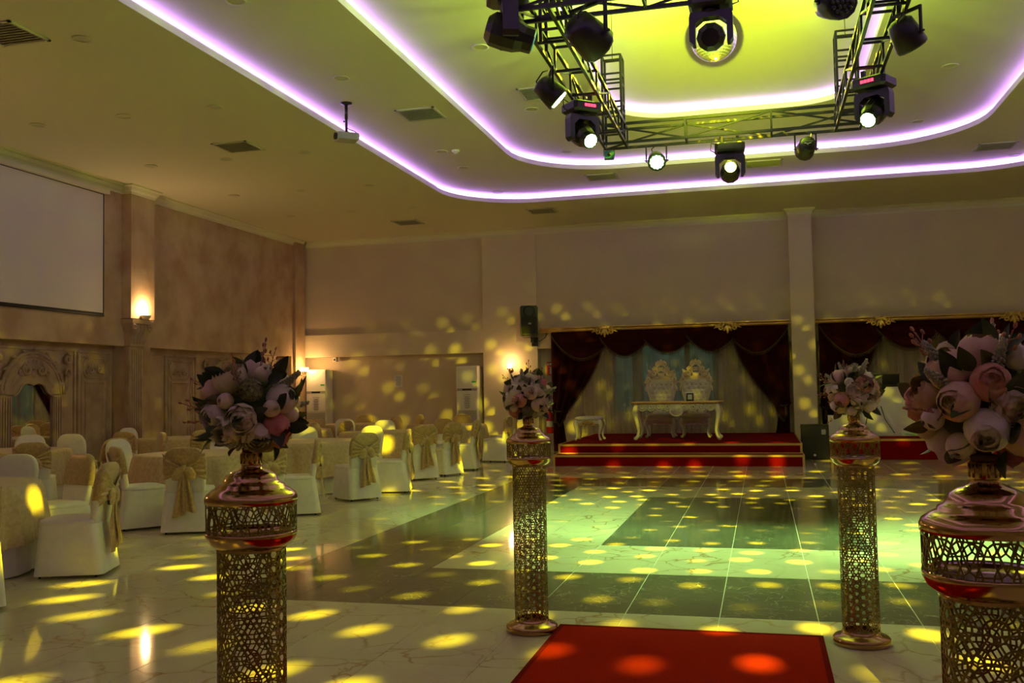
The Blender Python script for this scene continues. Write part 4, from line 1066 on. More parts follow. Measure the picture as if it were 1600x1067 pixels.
chair(-9.05, 20.05, -0.2, 1.0, W+' with white front, near side of the table under the notice', False)

# ------------------------------------------------------------------ lighting truss
TX0, TX1, TYN, TYF, TZ, TS = -1.67, 1.12, 6.70, 11.0, 4.28, 0.215
truss = thing('lighting_truss', 'black rectangular lighting truss hung under the ceiling', 'truss', ((TX0+TX1)/2, (TYN+TYF)/2, 0))
tcx, tcy = (TX0+TX1)/2, (TYN+TYF)/2
def beam(p0, p1, side, nseg):
    """box beam from p0 to p1 (outer lower chord); side = inward unit vector"""
    p0 = Vector(p0)-Vector((tcx, tcy, 0)); p1 = Vector(p1)-Vector((tcx, tcy, 0)); sd = Vector(side)*0.25; up = Vector((0, 0, TS))
    root = None
    for off in (Vector(), sd, up, sd+up):
        o = MB().bar(p0+off, p1+off, 0.028).build('truss_beam' if root is None else 'chord', 'truss_black', root or truss)
        if root is None: root = o
    rg = MB(); n = nseg
    for i in range(n+1):
        c = p0+(p1-p0)*i/n
        for a, e in ((Vector(), sd), (up, sd+up), (Vector(), up), (sd, sd+up)): MB().bar(c+a, c+e, 0.020).build('rung', 'truss_black', root)
    for i in range(n):
        a = p0+(p1-p0)*i/n; e = p0+(p1-p0)*(i+1)/n
        if i % 2: a, e = e, a
        MB().bar(a, e+up, 0.018).build('brace', 'truss_black', root); MB().bar(a+sd+up, e+sd, 0.018).build('brace', 'truss_black', root)
beam((TX0, TYF, TZ), (TX1, TYF, TZ), (0, -1, 0), 3)
beam((TX0, TYN, TZ), (TX1, TYN, TZ), (0, 1, 0), 3)
beam((TX0, TYN, TZ), (TX0, TYF, TZ), (1, 0, 0), 6)
beam((TX1, TYN, TZ), (TX1, TYF, TZ), (-1, 0, 0), 6)
for x, y in ((TX0+0.04, TYF-0.45), (TX1-0.25, TYF-0.45), (TX0+0.04, TYN+0.7), (TX1-0.25, TYN+0.7)):
    p = None
    for dx, dy in ((0, 0), (0.21, 0), (0, 0.21), (0.21, 0.21)):
        o = MB().bar((x+dx-tcx, y+dy-tcy, TZ), (x+dx-tcx, y+dy-tcy, 5.22), 0.026).build('upright' if p is None else 'post', 'truss_black', p or truss); p = p or o
    for k in range(6):
        z = TZ+0.10+k*0.16+(0.05 if k % 2 else 0)
        for a, e in (((0, 0), (0.21, 0)), ((0, 0.21), (0.21, 0.21)), ((0, 0), (0, 0.21)), ((0.21, 0), (0.21, 0.21))):
            MB().bar((x+a[0]-tcx, y+a[1]-tcy, z), (x+e[0]-tcx, y+e[1]-tcy, z), 0.018).build('rung', 'truss_black', p)
    MB().tube([(x+0.105-tcx, y+0.105-tcy, 5.20), (x+0.105-tcx, y+0.105-tcy, Z2 if x < -1 else Z2)], 0.004, 5).build('steel_wire', 'truss_black', truss)
    MB().bar((x-tcx, y+0.105-tcy, 5.21), (x+0.21-tcx, y+0.105-tcy, 5.21), 0.02).build('top_bar', 'truss_black', p)

def moving_head(loc, rz, tilt, label, lens, disp=True, body='black_plastic', s=1.0, leds=False, tint=None):
    """hangs from loc; front towards local -Y; tilt>0 lifts the lens"""
    t = thing('moving_head_light', label, 'stage light', loc, rz, 'stage lights on the truss'); t.scale = (s, s, s)
    MB().bar((-0.09, 0, 0.03), (-0.09, 0, -0.05), 0.035).bar((0.09, 0, 0.03), (0.09, 0, -0.05), 0.035).box(-0.12, 0.12, -0.06, 0.06, -0.065, -0.045).build('clamp', 'truss_black', t)
    bs = MB().loft([[(x*a, y*c, z) for x, y in ((-1, -0.8), (-0.8, -1), (0.8, -1), (1, -0.8), (1, 0.8), (0.8, 1), (-0.8, 1), (-1, 0.8))] for a, c, z in ((0.15, 0.12, -0.06), (0.165, 0.135, -0.075), (0.165, 0.135, -0.14), (0.14, 0.11, -0.16))], True, True, False).build('base', body, t)
    if disp:
        for k in range(4):
            MB().box(-0.055+k*0.032, -0.03+k*0.032, -0.142, -0.136, -0.122, -0.095).build('red_digit', 'red_display', bs)
    yk = MB(); yk.lathe([(0.0, -0.16), (0.07, -0.16), (0.07, -0.185), (0.0, -0.185)], 14)
    arm = [(-0.155, -0.18), (0.155, -0.18), (0.165, -0.22), (0.165, -0.40), (0.14, -0.43), (0.118, -0.43), (0.118, -0.27), (0.06, -0.225), (-0.06, -0.225), (-0.118, -0.27), (-0.118, -0.43), (-0.14, -0.43), (-0.165, -0.40), (-0.165, -0.22)]
    yk.prism(arm, 0.10, lambda u, v, w: Vector((u, -0.05+w, v))); yk.build('yoke', body, t, fix=True)
    hm = Matrix.Translation((0, 0, -0.37)) @ Matrix.Rotation(-tilt, 4, 'X')
    ax = hm @ Matrix.Rotation(PI/2, 4, 'X')
    hd = MB().lathe([(0.0, -0.15), (0.07, -0.15), (0.108, -0.11), (0.112, -0.02), (0.105, 0.05), (0.085, 0.10), (0.082, 0.16), (0.070, 0.165), (0.066, 0.15), (0.0, 0.148)], 10, ax=ax)
    for p in range(len(hd.sm)): hd.sm[p] = False
    h = hd.build('head', body, t)
    if leds:
        for r, k in ((0.0, 1), (0.028, 6), (0.053, 12)):
            for i in range(k):
                a = 2*PI*i/k; MB().lathe([(0.0, 0.170), (0.0125, 0.168), (0.014, 0.150)], 8, ax=ax @ Matrix.Translation((r*math.cos(a), r*math.sin(a), 0))).build('led', lens, h)
    else:
        MB().lathe([(0.0, 0.158), (0.035, 0.155), (0.060, 0.150)], 18, ax=ax).build('lens', lens, h)
    MB().tube([(-0.12, 0.03, -0.06), (-0.20, 0.02, -0.03), (-0.21, 0.0, -0.12), (-0.165, 0.02, -0.14)], 0.006, 6).build('cable', 'black_plastic', t)
    return t, hm
def par_can(loc, rz, tilt, label, lens, s=1.0):
    t = thing('par_light', label, 'stage light', loc, rz, 'stage lights on the truss'); t.scale = (s, s, s)
    MB().bar((-0.115, 0, -0.01), (0.115, 0, -0.01), 0.02).bar((-0.115, 0, 0), (-0.115, 0, -0.20), 0.016).bar((0.115, 0, 0), (0.115, 0, -0.20), 0.016).tube([(-0.14, 0, -0.18), (0.14, 0, -0.18)], 0.008, 6).build('bracket', 'truss_black', t)
    hm = Matrix.Translation((0, 0, -0.18)) @ Matrix.Rotation(-tilt, 4, 'X'); ax = hm @ Matrix.Rotation(PI/2, 4, 'X')
    hd = MB().lathe([(0.0, -0.13), (0.05, -0.13), (0.085, -0.11), (0.098, -0.03), (0.108, 0.07), (0.104, 0.085), (0.094, 0.08), (0.0, 0.072)], 12, ax=ax)
    h = hd.build('can', 'black_plastic', t)
    for r, k in ((0.0, 1), (0.032, 6), (0.064, 12)):
        for i in range(k):
            a = 2*PI*i/k+0.1; MB().lathe([(0.0, 0.094), (0.0145, 0.091), (0.0165, 0.075)], 8, ax=ax @ Matrix.Translation((r*math.cos(a), r*math.sin(a), 0))).build('led', lens, h)
    MB().tube([(0.0, 0.02, 0.0), (-0.05, 0.07, -0.03), (-0.03, 0.12, -0.10), (0, 0.10, -0.15)], 0.006, 6).build('cable', 'black_plastic', t)
    return t, hm
def hook(t, d):
    q = Matrix.LocRotScale(None, t.rotation_euler, t.scale).inverted() @ Vector(d)
    MB().bar((0, 0, 0), q, 0.025).build('hanging_arm', 'truss_black', t)
def aim_of(t, hm):
    bpy.context.view_layer.update()
    mw = Matrix.LocRotScale(t.location, t.rotation_euler, t.scale)
    p = mw @ (hm @ Vector((0, -0.24, 0))); q = mw @ (hm @ Vector((0, -1.2, 0))); return p, q
GREEN = (0.46, 1.0, 0.30)
def throw(t, hm, watt, color, ang, blend, aim=None, rad=0.05):
    p, q = aim_of(t, hm)
    return light('stage_beam', 'SPOT', p, watt, color, rad, aim=aim if aim is not None else q, spot=math.radians(ang), blend=blend)

# rear (far) beam fittings
a = par_can((-1.09, 10.98, TZ), 0.15, -0.50, 'round lit green par light under the far truss beam, left', 'lens_green'); throw(*a, W_PAR, GREEN, 60, 1.0, aim=(-0.4, 9.0, 0))
a = moving_head((-0.27, 10.98, TZ), 0.06, 0.10, 'moving head with a round yellow beam at the middle of the far truss beam', 'lens_yellow', disp=False); MH_FAR = a
a = par_can((0.55, 10.98, TZ), PI+0.2, -0.25, 'dark octagonal par light seen from behind under the far truss beam', 'lens_glass')
par_back = a[0]
MB().lathe([(0.0, -0.135), (0.085, -0.13), (0.10, -0.10), (0.0, -0.10)], 8, ax=a[1] @ Matrix.Rotation(PI/2, 4, 'X')).build('back_cover', 'black_plastic', par_back)
ax_ = a[1] @ Matrix.Rotation(PI/2, 4, 'X')
lg = MB(); lg.tube([ax_ @ Vector(p) for p in ((0.045, 0.0, -0.137), (0.02, -0.005, -0.138), (0.012, -0.022, -0.138), (0.0, -0.004, -0.138), (-0.03, -0.0, -0.138))], 0.005, 5).tube([ax_ @ Vector(p) for p in ((0.06, 0.022, -0.137), (-0.05, 0.022, -0.137))], 0.0025, 5)
lg.build('maker_mark', 'paper', par_back)
a = moving_head((-1.60, 9.05, TZ+0.03), 0.75, -0.55, 'moving head with a red display and lit green lens, left truss corner', 'lens_green', leds=True); throw(*a, W_PAR, GREEN, 56, 1.0, aim=(-2.4, 11.2, 0))
a = moving_head((1.06, 9.12, TZ+0.03), -0.55, -0.60, 'moving head with a red display and lit green lens, right truss corner', 'lens_green', leds=True); throw(*a, W_PAR, GREEN, 56, 1.0, aim=(1.8, 9.8, 0))
a = par_can((-1.70, 8.09, TZ), 1.9, -0.75, 'par light with a bright rim under the left truss beam', 'lens_green', 1.1)
a = par_can((1.13, 7.58, TZ), 2.3, -0.9, 'par light with faint green rim on the right truss beam', 'lens_dim', 1.1)
a = moving_head((-1.72, 6.72, TZ+0.26), 1.9, -0.3, 'large dark moving head at the upper left end of the truss', 'lens_dim', disp=False, s=1.15, leds=True); hook(a[0], (0.06, 0, 0))
a = par_can((-1.13, 6.75, TZ), 2.6, -0.4, 'dark boxy par light hanging inside the upper left truss', 'lens_glass', 1.35)
a = par_can((0.56, 6.75, TZ), 0.5, -0.3, 'dark light cut by the top frame edge right of the mirror ball', 'lens_glass', 1.1)
t = thing('laser_box', 'tiny blue-green laser box below the left truss corner', 'stage light', (-1.63, 10.95, TZ-0.015), 0.2)
MB().box(-0.055, 0.055, -0.05, 0.05, -0.115, -0.03).build('housing', 'laser_blue', t); MB().bar((-0.06, 0, 0), (0.06, 0, 0), 0.012).bar((-0.06, 0, 0), (-0.06, 0, -0.08), 0.008).bar((0.06, 0, 0), (0.06, 0, -0.08), 0.008).build('bracket', 'truss_black', t)
MB().lathe([(0.0, 0.006), (0.02, 0.004), (0.022, 0.0)], 10, (0, -0.05, -0.07), ax=Matrix.Rotation(PI/2, 4, 'X')).build('lens', 'lens_glass', t)

# mirror ball and the moving head that lights it
BALL = Vector((-0.405, 10.90, 5.42)); BR = 0.258
t = thing('mirror_ball', 'mirror ball glowing yellow, hung at the middle of the ceiling', 'mirror ball', BALL)
mb = MB(); nv = 22
for j in range(nv):
    t0, t1 = PI*(j+0.06)/nv, PI*(j+0.94)/nv; k = max(3, int(2*nv*math.sin(PI*(j+0.5)/nv)))
    for i in range(k):
        a0, a1 = 2*PI*(i+0.05)/k, 2*PI*(i+0.95)/k
        mb.add([Vector((BR*math.sin(tt)*math.cos(aa), BR*math.sin(tt)*math.sin(aa), BR*math.cos(tt))) for tt, aa in ((t0, a0), (t1, a0), (t1, a1), (t0, a1))], [(0, 1, 2, 3)])
mb.build('facets', 'facet_mirror', t)['kind'] = 'stuff'
MB().ball((0, 0, 0), BR-0.006, 24, 16).build('core', 'grey_plastic', t)
MB().lathe([(0.03, BR-0.005), (0.03, BR+0.03), (0.0, BR+0.03)], 12).tube([(0, 0, BR+0.02), (0, 0, Z3-BALL.z-0.1)], 0.006, 6).lathe([(0.06, Z3-BALL.z-0.1), (0.06, Z3-BALL.z-0.005), (0.0, Z3-BALL.z-0.005)], 14, cap0=True).build('chain_and_motor', 'black_plastic', t)
mhc = moving_head((-0.27, 6.86, TZ+0.04), 0.0, 0.36, 'black moving head hanging in front of the mirror ball', 'lens_yellow', disp=False, s=0.92)
mhc[0].rotation_euler = (0, 0, PI-0.02)
p_ = Vector((-0.27, 7.10, 3.98))
light('ball_beam', 'SPOT', p_, W_BALL, (0.78, 1.0, 0.02), 0.04, aim=BALL+Vector((0, 0, 0.0)), spot=math.radians(38), blend=1.0)

# reflections thrown by the ball's facets: a point source under the ball with a facet-grid pattern
def dots(name, loc, watt, color, nlat, nlon, rad, phase, soft, up=False, wall=False):
    o = light(name, 'POINT', loc, watt, color, 0.16 if up else 0.012)
    d = o.data; d.use_nodes = True; nt = d.node_tree; N = nt.nodes; L = nt.links
    em = N['Emission']
    g = N.new('ShaderNodeNewGeometry')
    sx = N.new('ShaderNodeSeparateXYZ'); L.new(g.outputs['Incoming'], sx.inputs[0])
    def mth(op, a, b=None, c=None):
        n = N.new('ShaderNodeMath'); n.operation = op
        for i, v in enumerate((a, b, c)):
            if v is None: continue
            if isinstance(v, (int, float)): n.inputs[i].default_value = v
            else: L.new(v, n.inputs[i])
        return n.outputs[0]
    az = mth('ARCTAN2', sx.outputs[1], sx.outputs[0])
    el = mth('ARCSINE', sx.outputs[2])
    lat = mth('MULTIPLY', el, nlat/PI)
    row = mth('FLOOR', lat)
    latf = mth('SUBTRACT', mth('SUBTRACT', lat, row), 0.5)
    # facets per row follow the cosine of the row latitude
    cl = mth('COSINE', mth('MULTIPLY', mth('ADD', row, 0.5), PI/nlat))
    per = mth('MAXIMUM', mth('FLOOR', mth('MULTIPLY', cl, nlon)), 3.0)
    wn_ = N.new('ShaderNodeTexWhiteNoise'); wn_.noise_dimensions = '1D'; L.new(row, wn_.inputs['W'])
    lon = mth('ADD', mth('MULTIPLY', mth('ADD', mth('DIVIDE', az, 2*PI), phase), per), mth('MULTIPLY', wn_.outputs['Value'], 0.5))
    lonf0 = mth('FLOOR', lon)
    lonf = mth('SUBTRACT', mth('SUBTRACT', lon, lonf0), 0.5)
    # distance in angle units of one row
    dx = mth('MULTIPLY', lonf, mth('DIVIDE', mth('MULTIPLY', cl, 2*nlat), per))
    cv = N.new('ShaderNodeCombineXYZ'); L.new(row, cv.inputs[0]); L.new(lonf0, cv.inputs[1])
    w2 = N.new('ShaderNodeTexWhiteNoise'); w2.noise_dimensions = '3D'; L.new(cv.outputs[0], w2.inputs['Vector'])
    sc = N.new('ShaderNodeSeparateXYZ'); L.new(w2.outputs['Color'], sc.inputs[0])
    jx = mth('MULTIPLY', mth('SUBTRACT', sc.outputs[0], 0.5), 0.35); jy = mth('MULTIPLY', mth('SUBTRACT', sc.outputs[1], 0.5), 0.3)
    ax2 = mth('ADD', dx, jx); ay2 = mth('ADD', latf, jy)
    r = mth('SQRT', mth('ADD', mth('MULTIPLY', ax2, ax2), mth('MULTIPLY', ay2, ay2)))
    mr_ = N.new('ShaderNodeMapRange'); mr_.interpolation_type = 'SMOOTHSTEP'; L.new(r, mr_.inputs['Value'])
    mr_.inputs['From Min'].default_value = rad*(1-soft); mr_.inputs['From Max'].default_value = rad*(1+soft)
    mr_.inputs['To Min'].default_value = 1.0; mr_.inputs['To Max'].default_value = 0.0
    # on shallow rays each facet shows a second, offset lamp image
    bx_ = mth('ADD', ax2, 0.30); by_ = mth('ADD', ay2, 0.34)
    r2 = mth('SQRT', mth('ADD', mth('MULTIPLY', bx_, bx_), mth('MULTIPLY', by_, by_)))
    m2_ = N.new('ShaderNodeMapRange'); m2_.interpolation_type = 'SMOOTHSTEP'; L.new(r2, m2_.inputs['Value'])
    m2_.inputs['From Min'].default_value = rad*(1-soft)*0.8; m2_.inputs['From Max'].default_value = rad*(1+soft)*0.8; m2_.inputs['To Min'].default_value = 1.0; m2_.inputs['To Max'].default_value = 0.0
    sh_ = N.new('ShaderNodeMapRange'); L.new(sx.outputs[2], sh_.inputs['Value']); sh_.inputs['From Min'].default_value = -0.50; sh_.inputs['From Max'].default_value = -0.36
    spot_ = mth('MAXIMUM', mr_.outputs[0], mth('MULTIPLY', m2_.outputs[0], sh_.outputs[0]))
    br = mth('MULTIPLY', spot_, mth('ADD', mth('MULTIPLY', mth('POWER', sc.outputs[2], 1.5), 1.1), 0.18))
    up_ = N.new('ShaderNodeMapRange'); L.new(sx.outputs[2], up_.inputs['Value'])
    up_.inputs['From Min'].default_value = -0.40; up_.inputs['From Max'].default_value = -0.13; up_.inputs['To Min'].default_value = 1.0; up_.inputs['To Max'].default_value = 0.03
    if wall: up_.inputs['From Min'].default_value = -0.27; up_.inputs['From Max'].default_value = -0.10; up_.inputs['To Max'].default_value = 0.02
    elif not up: up_.inputs['From Min'].default_value = -0.46; up_.inputs['From Max'].default_value = -0.40; up_.inputs['To Max'].default_value = 0.0
    if up: up_.inputs['From Min'].default_value = -0.10; up_.inputs['From Max'].default_value = 0.22; up_.inputs['To Min'].default_value = 0.10; up_.inputs['To Max'].default_value = 1.0
    br = mth('MULTIPLY', br, up_.outputs[0])
    if wall:
        lo_ = N.new('ShaderNodeMapRange'); L.new(sx.outputs[2], lo_.inputs['Value']); lo_.inputs['From Min'].default_value = -0.46; lo_.inputs['From Max'].default_value = -0.40
        br = mth('MULTIPLY', br, lo_.outputs[0])
    # mask shaped by hand: dots dimmed toward the long left wall
    hx = mth('DIVIDE', mth('MULTIPLY', sx.outputs[0], -1.0), mth('SQRT', mth('ADD', mth('MULTIPLY', sx.outputs[0], sx.outputs[0]), mth('MULTIPLY', sx.outputs[1], sx.outputs[1]))))
    lw_ = N.new('ShaderNodeMapRange'); L.new(hx, lw_.inputs['Value']); lw_.inputs['From Min'].default_value = 0.62 if wall else 0.84; lw_.inputs['From Max'].default_value = 0.82 if wall else 0.95; lw_.inputs['To Min'].default_value = 1.0; lw_.inputs['To Max'].default_value = 0.9 if up else 0.12
    br = mth('MULTIPLY', br, lw_.outputs[0])
    if wall:
        rt_ = N.new('ShaderNodeMapRange'); L.new(hx, rt_.inputs['Value']); rt_.inputs['From Min'].default_value = 0.18; rt_.inputs['From Max'].default_value = 0.42; rt_.inputs['To Min'].default_value = 0.25; rt_.inputs['To Max'].default_value = 1.0
        br = mth('MULTIPLY', br, rt_.outputs[0])
    L.new(br, em.inputs['Strength'])
    return o
dots('ball_reflections', BALL+Vector((0, -0.02, -BR-0.03)), W_DOTS, (1.0, 0.84, 0.01), 40, 78, 0.155, 0.0, 0.85)
dots('ball_reflections_low', BALL+Vector((0.02, -0.02, -BR-0.03)), W_DOTS*0.65, (1.0, 0.84, 0.01), 62, 122, 0.17, 0.17, 0.8, wall=True)
dots('ball_glow_fill', BALL+Vector((0, -BR-0.20, -0.10)), W_GLOW, (0.66, 1.0, 0.08), 120, 180, 0.62, 0.3, 1.0, up=True)  # added lamp beside the ball, stands in for light it scatters upward

# ------------------------------------------------------------------ red runner
t = thing('carpet_runner', 'red carpet runner leading from the foreground to the dance floor', 'carpet', (-0.487, 2.0, 0))
MB().box(-0.79, 0.79, -4.5, 4.035, 0.0005, 0.012).build('pile', 'runner_carpet', t)
b = MB(); b.box(-0.795, -0.765, -4.5, 4.04, 0.0005, 0.0135); b.box(0.765, 0.795, -4.5, 4.04, 0.0005, 0.0135); b.box(-0.795, 0.795, 4.01, 4.04, 0.0005, 0.0135)
b.build('binding', 'stage_carpet', t)

# ------------------------------------------------------------------ pierced gold pedestals
def rosette_edges(W, Hh, ncol):
    """12-fold rosette network on a flat strip, periodic in x; returns 2D segments"""
    a = W/ncol; rowh = a*math.sqrt(3)/2; nrow = max(1, round(Hh/rowh)); sy = Hh/(nrow*rowh)
    segs = []
    R12 = a*0.366; R6 = a*0.19
    for j in range(-1, nrow+2):
        for i in range(ncol):
            cx = (i+(0.5 if j % 2 else 0))*a; cy = j*rowh
            P = [(cx+R12*math.cos(PI/12+PI*k/6), cy+R12*math.sin(PI/12+PI*k/6)) for k in range(12)]
            Q = [(cx+R6*math.cos(PI/6+PI*k/3), cy+R6*math.sin(PI/6+PI*k/3)) for k in range(6)]
            for k in range(12): segs.append((P[k], P[(k+1) % 12]))
            for k in range(6):
                segs.append((Q[k], Q[(k+1) % 6])); segs.append((Q[k], P[(2*k) % 12])); segs.append((Q[k], P[(2*k+1) % 12]))
            for d in range(3):       # links to three neighbours
                an = PI/3*d; nx, ny = cx+a*math.cos(an), cy+a*math.sin(an)
                for e in (-PI/12, PI/12):
                    segs.append(((cx+R12*math.cos(an+e), cy+R12*math.sin(an+e)), (nx-R12*math.cos(an-e), ny-R12*math.sin(an-e))))
    out = []
    for (x0, y0), (x1, y1) in segs:
        y0 *= sy; y1 *= sy
        if max(y0, y1) <= 0.0005 or min(y0, y1) >= Hh-0.0005: continue
        def clip(xa, ya, xb, yb):
            if ya < 0: f = (0-ya)/(yb-ya); return xa+(xb-xa)*f, 0
            if ya > Hh: f = (Hh-ya)/(yb-ya); return xa+(xb-xa)*f, Hh
            return xa, ya
        A = clip(x0, y0, x1, y1); B = clip(x1, y1, x0, y0); out.append((A, B))
    return out
def lattice(R, z0, z1, ncol, w, th):
    W = 2*PI*R; b = MB(); vs = []; fs = []
    for (x0, y0), (x1, y1) in rosette_edges(W, z1-z0, ncol):
        dx, dy = x1-x0, y1-y0; l = math.hypot(dx, dy)
        if l < 1e-5: continue
        nx, ny = -dy/l*w/2, dx/l*w/2; ex, ey = dx/l*w*0.35, dy/l*w*0.35
        k = len(vs)
        for rr in (R+th/2, R-th/2):
            for px, py in ((x0-ex+nx, y0-ey+ny), (x0-ex-nx, y0-ey-ny), (x1+ex-nx, y1+ey-ny), (x1+ex+nx, y1+ey+ny)):
                a = px/R; vs.append((rr*math.cos(a), rr*math.sin(a), z0+min(z1-z0, max(0, py))))
        fs += [(k, k+3, k+2, k+1), (k+4, k+5, k+6, k+7), (k, k+4, k+7, k+3), (k+1, k+2, k+6, k+5)]
    b.add(vs, fs); return b
PED = None
def pedestal(x, y, label, rz):
    global PED
    if PED: return dup(PED, (x, y, 0), rz, label)
    t = thing('flower_pedestal', label, 'pedestal', (x, y, 0), rz, 'pierced gold flower pedestals')
    MB().lathe([(0.0, 0.0), (0.155, 0.0), (0.160, 0.008), (0.160, 0.035), (0.150, 0.045), (0.118, 0.050), (0.112, 0.06), (0.106, 0.062), (0.0, 0.062)], 48).build('base', 'gold_brass', t)
    MB().lathe([(0.107, 0.05), (0.107, 0.075), (0.100, 0.078)], 40).build('shaft_rim', 'gold_brass', t); MB().lathe([(0.107, 1.02), (0.107, 1.04), (0.100, 1.04)], 40).build('shaft_rim', 'gold_brass', t)
    lattice(0.1035, 0.07, 1.03, 9, 0.0046, 0.0025).build('pierced_shaft', 'gold_lattice', t)
    MB().lathe([(0.100, 1.025), (0.112, 1.03), (0.130, 1.045), (0.139, 1.065), (0.140, 1.076), (0.136, 1.078), (0.10, 1.07)], 48).build('lower_collar', 'gold_brass', t)
    MB().lathe([(0.0, 1.072), (0.134, 1.074), (0.134, 1.078)], 40).build('drum_floor', 'gold_brass', t)
    lattice(0.1375, 1.076, 1.168, 12, 0.0042, 0.0025).build('pierced_drum', 'gold_lattice', t)
    MB().lathe([(0.134, 1.163), (0.142, 1.166), (0.142, 1.180), (0.137, 1.192), (0.118, 1.206), (0.104, 1.212), (0.102, 1.220), (0.088, 1.226), (0.082, 1.236), (0.076, 1.250), (0.060, 1.260), (0.045, 1.264), (0.034, 1.270), (0.030, 1.280), (0.030, 1.284)], 48).build('dome_lid', 'gold_brass', t)
    nk = MB().lathe([(0.030, 1.280), (0.032, 1.284), (0.032, 1.318), (0.028, 1.322), (0.0, 1.322)], 24)
    for k in range(12):
        a = 2*PI*k/12; nk.tube([(0.032*math.cos(a), 0.032*math.sin(a), 1.286), (0.032*math.cos(a), 0.032*math.sin(a), 1.316)], 0.003, 5)
    nk.build('neck', 'gold_brass', t)
    PED = t
    return t
PEDS = [(-1.555, 2.72), (0.478, 2.36), (-1.432, 5.90), (0.515, 5.95)]
pedestal(*PEDS[0], 'pierced gold flower pedestal nearest the camera, at the left', 0.3)
pedestal(*PEDS[1], 'pierced gold flower pedestal cut by the right frame edge', 1.1)
pedestal(*PEDS[2], 'pierced gold flower pedestal at the far left corner of the runner', 0.9)
pedestal(*PEDS[3], 'pierced gold flower pedestal at the far right corner of the runner', 2.0)

# ------------------------------------------------------------------ flower balls
def petal(b, a0, width, R, t_tip, flare=0.0, ruff=0.0, th0=2.6, seed=0):
    """cup petal on a sphere of radius R, from the base up to polar angle t_tip (0 is the top)"""
    def fn(u, v):
        q = 2*u-1
        tip = t_tip+0.30*q*q+ruff*math.sin(u*9+seed)
        th = th0+(tip-th0)*v
        w = width*math.sin(PI*min(0.5, 0.10+0.75*v))
        a = a0+0.5*q*w/max(0.45, math.sin(th))
        rr = R*(1+flare*v*v-0.04*q*q+ruff*0.5*math.sin(u*13+seed)*v)
        return Vector((rr*math.sin(th)*math.cos(a), rr*math.sin(th)*math.sin(a), rr*math.cos(th)))
    b.grid(fn, 6, 5)
def peony_mesh(kind, seed):
    rnd = random.Random(seed); b = MB()
    if kind == 'open':
        lay = [(6, 1.35, 0.049, 1.00, 0.14, 0.08), (6, 1.35, 0.045, 0.78, 0.06, 0.08), (6, 1.3, 0.038, 0.62, 0.02, 0.09), (5, 1.3, 0.030, 0.50, 0.0, 0.10), (5, 1.3, 0.021, 0.38, 0.0, 0.10)]
    elif kind == 'round':
        lay = [(5, 1.7, 0.045, 0.62, 0.03, 0.05), (5, 1.6, 0.042, 0.44, 0.0, 0.05), (5, 1.5, 0.038, 0.32, 0.0, 0.06), (4, 1.5, 0.032, 0.22, 0.0, 0.06)]
    else:
        lay = [(4, 2.2, 0.030, 0.30, 0.0, 0.01), (4, 2.0, 0.028, 0.18, 0.0, 0.01), (3, 2.2, 0.025, 0.12, 0.0, 0.01)]
    for n, w, R, tip, fl, rf in lay:
        a1 = rnd.uniform(0, 6)
        for k in range(n): petal(b, a1+2*PI*k/n+rnd.uniform(-0.12, 0.12), w, R*rnd.uniform(0.97, 1.04), tip+rnd.uniform(-0.10, 0.10), fl+rnd.uniform(-0.02, 0.04), rf, seed=rnd.uniform(0, 6))
    b.ball((0, 0, -0.004), lay[-1][2]*0.92, 8, 6)
    return b
FM = {}
for kind in ('open', 'round', 'bud'):
    for mn in ('petal_cream', 'petal_white', 'petal_blush', 'petal_pink', 'petal_rose'):
        for sd in range(2):
            me = peony_mesh(kind, hash((kind, sd)) % 1000 if False else {'open': 11, 'round': 23, 'bud': 37}[kind]+sd).mesh('peony'); me.materials.append(M[mn]); FM[(kind, mn, sd)] = me
def leaf_mesh(mn, ln, wd):
    b = MB()
    def fn(u, v):
        w = wd*math.sin(PI*(0.03+0.95*v**0.85))**0.9; return Vector(((u-0.5)*2*w, 0.25*w*abs(2*u-1)*1.4-0.25*ln*v*v, ln*v))
    b.grid(fn, 4, 7); me = b.mesh('leaf'); me.materials.append(M[mn]); return me
LM = [leaf_mesh('leaf', 0.085, 0.027), leaf_mesh('leaf_olive', 0.075, 0.028), leaf_mesh('leaf_dark', 0.09, 0.025), leaf_mesh('leaf_sage', 0.06, 0.020)]
def spike_mesh():
    b = MB(); rnd = random.Random(5); b.tube([(0, 0, 0), (0, 0, 0.12)], 0.003, 5)
    for i in range(70):
        z = 0.02+0.105*i/70; a = i*2.4; r = 0.017*(1-0.75*i/70)
        b.ball((r*math.cos(a), r*math.sin(a), z), 0.0052, 5, 3)
    me = b.mesh('bloom_spike'); me.materials.append(M['bloom_spike']); return me
def sprig_mesh():
    b = MB(); b.tube([(0, 0, 0), (0.004, 0.0, 0.05), (0.0, 0.008, 0.11)], 0.0018, 5)
    for z, s_ in ((0.045, 1), (0.06, -1), (0.075, 1), (0.09, -1), (0.11, 0)):
        b.tube([(0.002, 0.003, z-0.01), (0.014*s_, 0.004, z+0.008)], 0.0013, 4); b.ball((0.016*s_, 0.005, z+0.012), (0.0045, 0.0045, 0.008), 6, 5)
    me = b.mesh('berry_sprig'); me.materials.append(M['berry']); return me
